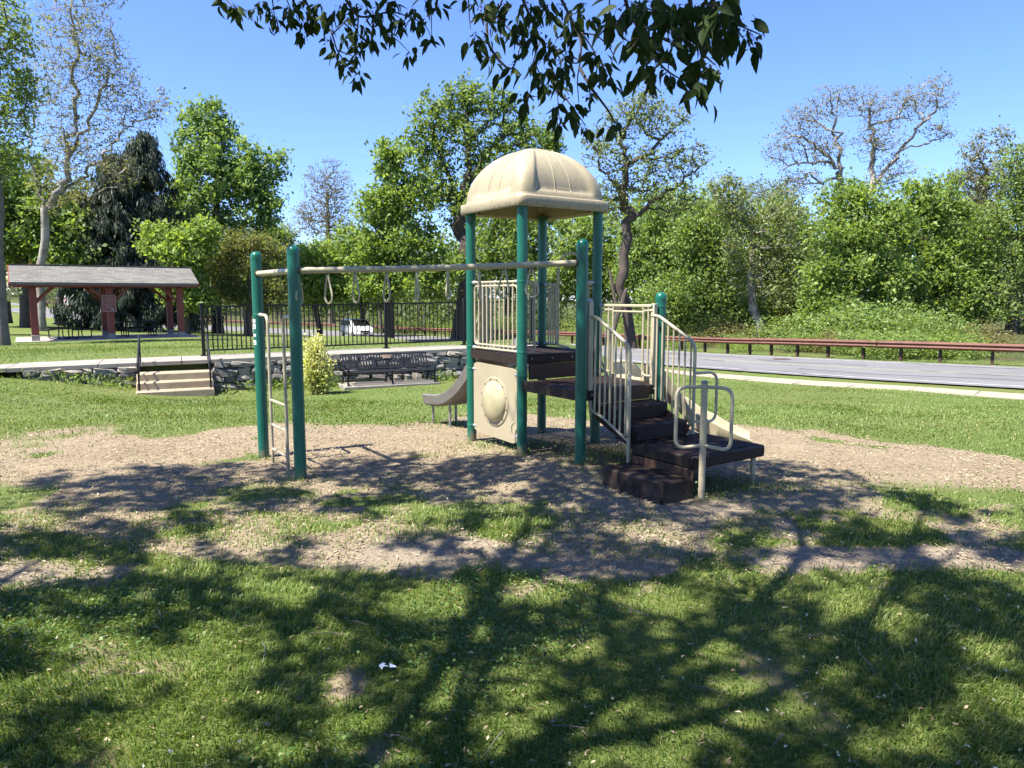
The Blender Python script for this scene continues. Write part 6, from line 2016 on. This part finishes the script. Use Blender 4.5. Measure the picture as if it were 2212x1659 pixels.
# ------------------------------------------------------------------ turf blades, weeds, wood chips
rng = np.random.default_rng(123)
def blades(n, d0, d1, hmin, hmax, wk, seed, segs=True, power=1.0):
    rng = np.random.default_rng(seed)
    u = rng.random(n)
    D = d0 * (d1 / d0) ** u if power == 1 else (d0 ** (1 - power) + u * (d1 ** (1 - power) - d0 ** (1 - power))) ** (1 / (1 - power))
    Xs = (rng.random(n) * 2 - 1) * (D * .80 + 1.3)
    g = grass_mask(Xs, D)
    g = np.where(D > 12, 1, g)
    t, q = wall_tq(Xs, D)
    onwall = (t > -4.6) & (t < WLEN + .4) & (q > -.12) & (q < 1.42)
    onstep = (t > tS0 - .1) & (t < tS1 + .1) & (q > -1.0) & (q < .3)
    onpad = (t > bt0 - .1) & (t < bt1 + .1) & (q > -1.05) & (q < -.1)
    rd, _ = road_near(Xs, D)
    lush = fbm(Xs * .9, D * .9, 140, 3)
    weedz = under_structure(Xs, D)
    pk = np.clip(g * (.35 + .95 * lush), 0, 1)
    pk = np.maximum(pk, weedz * .8)
    k = (rng.random(n) < pk) & ~onwall & ~onstep & ~onpad & (rd > 4.4)
    k &= ~((Xs > pav_c[0] - 5) & (Xs < pav_c[0] + 5) & (D > pav_c[1] - 3) & (D < pav_c[1] + 3))
    Xs, D, lush, weedz = Xs[k], D[k], lush[k], weedz[k]
    n = len(Xs)
    Z = height(Xs, D) - .004
    near = sstep(12, 3, D)
    hh = rng.uniform(hmin, hmax, n) * (.55 + .9 * lush) * (1 + .5 * (rng.random(n) < .04)) * (1 + weedz * .5)
    w = wk(D) * rng.uniform(.7, 1.3, n)
    a = rng.random(n) * 2 * np.pi
    sd_ = np.stack([np.cos(a), np.sin(a), np.zeros(n)], 1)
    la = rng.random(n) * 2 * np.pi; lean = rng.random(n) ** .8 * 1.1
    # blades lie over in swathes
    flow = fbm(Xs * .7, D * .7, 150, 2) * 9
    ld = np.stack([np.cos(.5 * la + flow), np.sin(.5 * la + flow), np.zeros(n)], 1)
    b = np.stack([Xs, D, Z], 1)
    mid = b + ld * (hh * lean * .35)[:, None] + np.array((0, 0, 1.)) * (hh * .62)[:, None]
    tip = b + ld * (hh * lean * 1.05)[:, None] + np.array((0, 0, 1.)) * (hh * (1.0 - .45 * np.minimum(lean, 1)))[:, None]
    ws = (sd_ * w[:, None] * .5)
    dry = fbm(Xs * .45 + 3, D * .45, 160, 3)
    tone = np.clip(.50 * rng.random(n) + .55 * (dry - .28), 0, .78)
    tone = np.where(rng.random(n) < .06 + .10 * (dry > .58), rng.uniform(.85, 1.0, n), tone)
    if segs:
        v = np.stack([b - ws, b + ws, mid + ws * .8, mid - ws * .8, tip], 1).reshape(-1, 3)
        i = np.arange(n)[:, None] * 5
        f = np.concatenate([i + np.array([[0, 1, 2]]), i + np.array([[0, 2, 3]]), i + np.array([[3, 2, 4]])], 1).reshape(-1, 3)
        tone = np.repeat(tone, 3)
    else:
        v = np.stack([b - ws, b + ws, tip], 1).reshape(-1, 3); f = np.arange(n * 3).reshape(-1, 3)
    return v, f, tone
pav_c = (QP(pl_len / 2, pdep / 2, 0).x, QP(pl_len / 2, pdep / 2, 0).y)
for args in ((230000, 1.9, 5.4, .022, .052, lambda D: .0024 + .0009 * D, 1, True, 1.0), (120000, 4.6, 13.5, .022, .045, lambda D: .0012 * D + .001, 2, True, 1.0), (130000, 11, 34, .025, .05, lambda D: .0013 * D, 3, False, .6)):
    v, f, tone = blades(*args)
    o = link('grass', fast_mesh('grass', v, f, tone), M['blade']); tag(o, kind='stuff')
# broad leaved weeds: patches in the lawn, thicker under the decks
def weeds(n, seed):
    rng = np.random.default_rng(seed)
    D = 2.1 * (11 / 2.1) ** rng.random(n); Xs = (rng.random(n) * 2 - 1) * (D * .8 + .5)
    pz_ = fbm(Xs * .8 + 11, D * .8, 171, 3)
    k1 = sstep(.55, .66, pz_) * grass_mask(Xs, D) * sstep(6.5, 4.5, D)
    lx = sstep(.9, .2, np.hypot((Xs + 2.2) / 1.2, (D - 3.6) / .75))
    k2 = under_structure(Xs, D)
    pk = np.clip(k1 * .55 + lx * .7 + k2, 0, 1)
    k = rng.random(n) < pk
    Xs, D, k2 = Xs[k], D[k], k2[k]; n = len(Xs)
    h = rng.random(n) * (.04 + .13 * k2 * rng.random(n)) + .008
    c = np.stack([Xs, D, height(Xs, D) + h], 1)
    v, f = kites(c, rng.uniform(.012, .026, n), rng.normal(size=(n, 3)) * np.array((1, 1, .35)), rng.normal(0, .35, (n, 3)) + np.array((0, 0, 1)), .8)
    return v, f, rng.random(n)
v, f, tone = weeds(95000, 9)
o = link('weeds', fast_mesh('weeds', v, f, tone), M['weed']); tag(o, kind='stuff')
# tufts of rank growth along the foot of the wall and round the shrub
rng = np.random.default_rng(200)
n = 9000
t_ = rng.uniform(-.5, WLEN + .5, n); q_ = -rng.random(n) ** 2 * .5 - .02
Xs = W0[0] + WD[0] * t_ + WN[0] * q_; Ys = W0[1] + WD[1] * t_ + WN[1] * q_
pk = sstep(.42, .62, fbm(t_ * 1.3, q_ * 0 + 1, 201, 3)) + (np.hypot(Xs - gs.x, Ys - gs.y) < .7) + .15
k = (rng.random(n) < pk * .55) & ~((t_ > tS0 - .1) & (t_ < tS1 + .1)) & ~((t_ > bt0) & (t_ < bt1) & (q_ > -.9))
Xs, Ys = Xs[k], Ys[k]; n = len(Xs)
c = np.stack([Xs, Ys, height(Xs, Ys) + rng.random(n) ** 2 * .22], 1)
v, f = kites(c, rng.uniform(.04, .10, n), rng.normal(size=(n, 3)) * np.array((.6, .6, 1)) + np.array((0, 0, .6)), rng.normal(size=(n, 3)), .4)
o = link('wall_weeds', fast_mesh('wall_weeds', v, f, rng.random(n)), M['leaf_yellow']); tag(o, kind='stuff')
# wood chips and dry bits on the bare ground
n = 120000
D = 2.2 * (12 / 2.2) ** rng.random(n); Xs = (rng.random(n) * 2 - 1) * (D * .8 + .5)
pk = (1 - grass_mask(Xs, D)) * (.25 + .75 * sstep(.35, .6, fbm(Xs * 1.4, D * 1.4, 181, 3))) * sstep(3.0, 5.2, D) + .02
k = rng.random(n) < pk
Xs, D = Xs[k], D[k]; n = len(Xs)
a = rng.random(n) * 6.283; L = rng.uniform(.008, .030, n) * (1 + .6 * (rng.random(n) < .1)); W_ = rng.uniform(.004, .010, n) * np.sqrt(D / 5)
ax = np.stack([np.cos(a), np.sin(a), rng.normal(0, .25, n)], 1); sdv_ = np.stack([-np.sin(a), np.cos(a), rng.normal(0, .3, n)], 1)
c = np.stack([Xs, D, height(Xs, D) + .006 + .012 * rng.random(n)], 1)
h1 = ax * L[:, None] * .5; h2 = sdv_ * W_[:, None] * .5; th = np.array((0, 0, .003))
v = np.stack([c - h1 - h2, c + h1 - h2, c + h1 + h2, c - h1 + h2], 1).reshape(-1, 3)
f = np.arange(n * 4).reshape(-1, 4)
o = link('wood_chips', fast_mesh('wood_chips', v, f, rng.random(n)), M['chip']); tag(o, kind='stuff')
# a scrap of white paper in the foreground lawn
lx_, ly_ = gpix(836, 1456)
lz_ = hgt(lx_, ly_)
mb = MB()
for k in range(3):
    c = Vector((lx_ + (.0, -.022, .024)[k], ly_ + (0, .008, .004)[k], lz_ + .036)); a = random.uniform(0, 3); 
    X_ = Vector((math.cos(a), math.sin(a), random.uniform(-.4, .4))); Y_ = Vector((-math.sin(a), math.cos(a), random.uniform(.1, .6)))
    g = [c - X_ * .015 - Y_ * .008, c + X_ * .014 - Y_ * .009 + UZ * .006, c + X_ * .013 + Y_ * .007, c - X_ * .011 + Y_ * .009 + UZ * .005]
    mb.add(g + [q - UZ * .002 for q in g], [(0, 1, 2, 3), (7, 6, 5, 4), (0, 4, 5, 1), (1, 5, 6, 2), (2, 6, 7, 3), (3, 7, 4, 0)])
lt_ = mb.build('paper_scrap', M['litter'], smooth=False); tag(lt_, 'small crumpled white paper scrap lying in the foreground grass', 'litter')
# dry leaves, short twigs and clover heads scattered over the turf
rng = np.random.default_rng(301)
n = 700
D = 2.1 * (9 / 2.1) ** rng.random(n); Xs = (rng.random(n) * 2 - 1) * (D * .8 + .5)
c = np.stack([Xs, D, height(Xs, D) + .012 + .03 * rng.random(n)], 1)
v, f = kites(c, rng.uniform(.012, .032, n), rng.normal(size=(n, 3)) * np.array((1, 1, .3)), rng.normal(0, .4, (n, 3)) + np.array((0, 0, 1)), .5)
o = link('dry_leaves', fast_mesh('dry_leaves', v, f, rng.random(n)), M['chip']); tag(o, kind='stuff')
mb = MB()
for k in range(70):
    D_ = 2.2 * (8 / 2.2) ** rng.random(); x_ = (rng.random() * 2 - 1) * D_ * .8; a = rng.uniform(0, 6.28); L_ = rng.uniform(.05, .22); z_ = hgt(x_, D_) + .02
    d_ = Vector((math.cos(a), math.sin(a), rng.uniform(-.05, .1))); b_ = Vector((x_, D_, z_))
    mb.tube([b_, b_ + d_ * L_ * .5 + Vector((rng.normal(0, .006), rng.normal(0, .006), .004)), b_ + d_ * L_], [.003, .0025, .0012], 5)
o = mb.build('fallen_twigs', M['bark_grey']); tag(o, kind='stuff')
n = 260
D = 2.1 * (6 / 2.1) ** rng.random(n); Xs = (rng.random(n) * 2 - 1) * (D * .8 + .3)
k = fbm(Xs * .9 + 5, D * .9, 303, 2) > .55
Xs, D = Xs[k], D[k]; n = len(Xs)
c = np.stack([Xs, D, height(Xs, D) + .045], 1)
c6 = np.repeat(c, 5, 0); v, f = kites(c6, rng.uniform(.006, .012, n * 5), rng.normal(size=(n * 5, 3)), rng.normal(size=(n * 5, 3)), .8)
o = link('clover_heads', fast_mesh('clover_heads', v, f, rng.random(n * 5)), M['leaf_white']); tag(o, kind='stuff')
# sealed cracks and a patch in the road
mb = MB()
for k in range(16):
    s0_ = arc[-1] - 8 - rng.uniform(0, 60); o_ = rng.uniform(-3.2, 3.0); L_ = rng.uniform(3, 10); w_ = rng.uniform(.03, .06)
    prev = None
    for q in np.linspace(0, 1, 9):
        p_, n_v = along_far(s0_ + L_ * q, o_ + .25 * math.sin(q * 7 + k)); a_, b_ = p_ + n_v * w_ + UZ * .006, p_ - n_v * w_ + UZ * .006
        if prev: mb.add([prev[0], a_, b_, prev[1]], [(0, 1, 2, 3)])
        prev = (a_, b_)
me = bpy.data.meshes.new('road_cracks'); me.from_pydata(mb.v, [], mb.f); me.validate()
M['tar'] = pmat('crack_sealer', (0.05, 0.05, 0.05), (0.08, 0.08, 0.08), 4, 0.8)
o = link('road_cracks', me, M['tar']); tag(o, kind='structure')
mc = pix(1690, 777, 31.0); cdx = int(np.argmin(np.hypot(road_c[:, 0] - mc.x, road_c[:, 1] - mc.y)))
mcz = road_c[cdx, 2]
cv = [(mc.x + .38 * math.cos(a), mc.y + .38 * math.sin(a), mcz + .012) for a in np.linspace(0, 2 * math.pi, 20, endpoint=False)]
mb = MB(); mb.add(cv + [(x, y, z - .05) for x, y, z in cv], [tuple(range(20))] + [(i, 20 + i, 20 + (i + 1) % 20, (i + 1) % 20) for i in range(20)])
o = mb.build('manhole_cover', M['rust_post'], smooth=False); tag(o, 'round dark manhole cover set in the grey road', 'manhole cover')
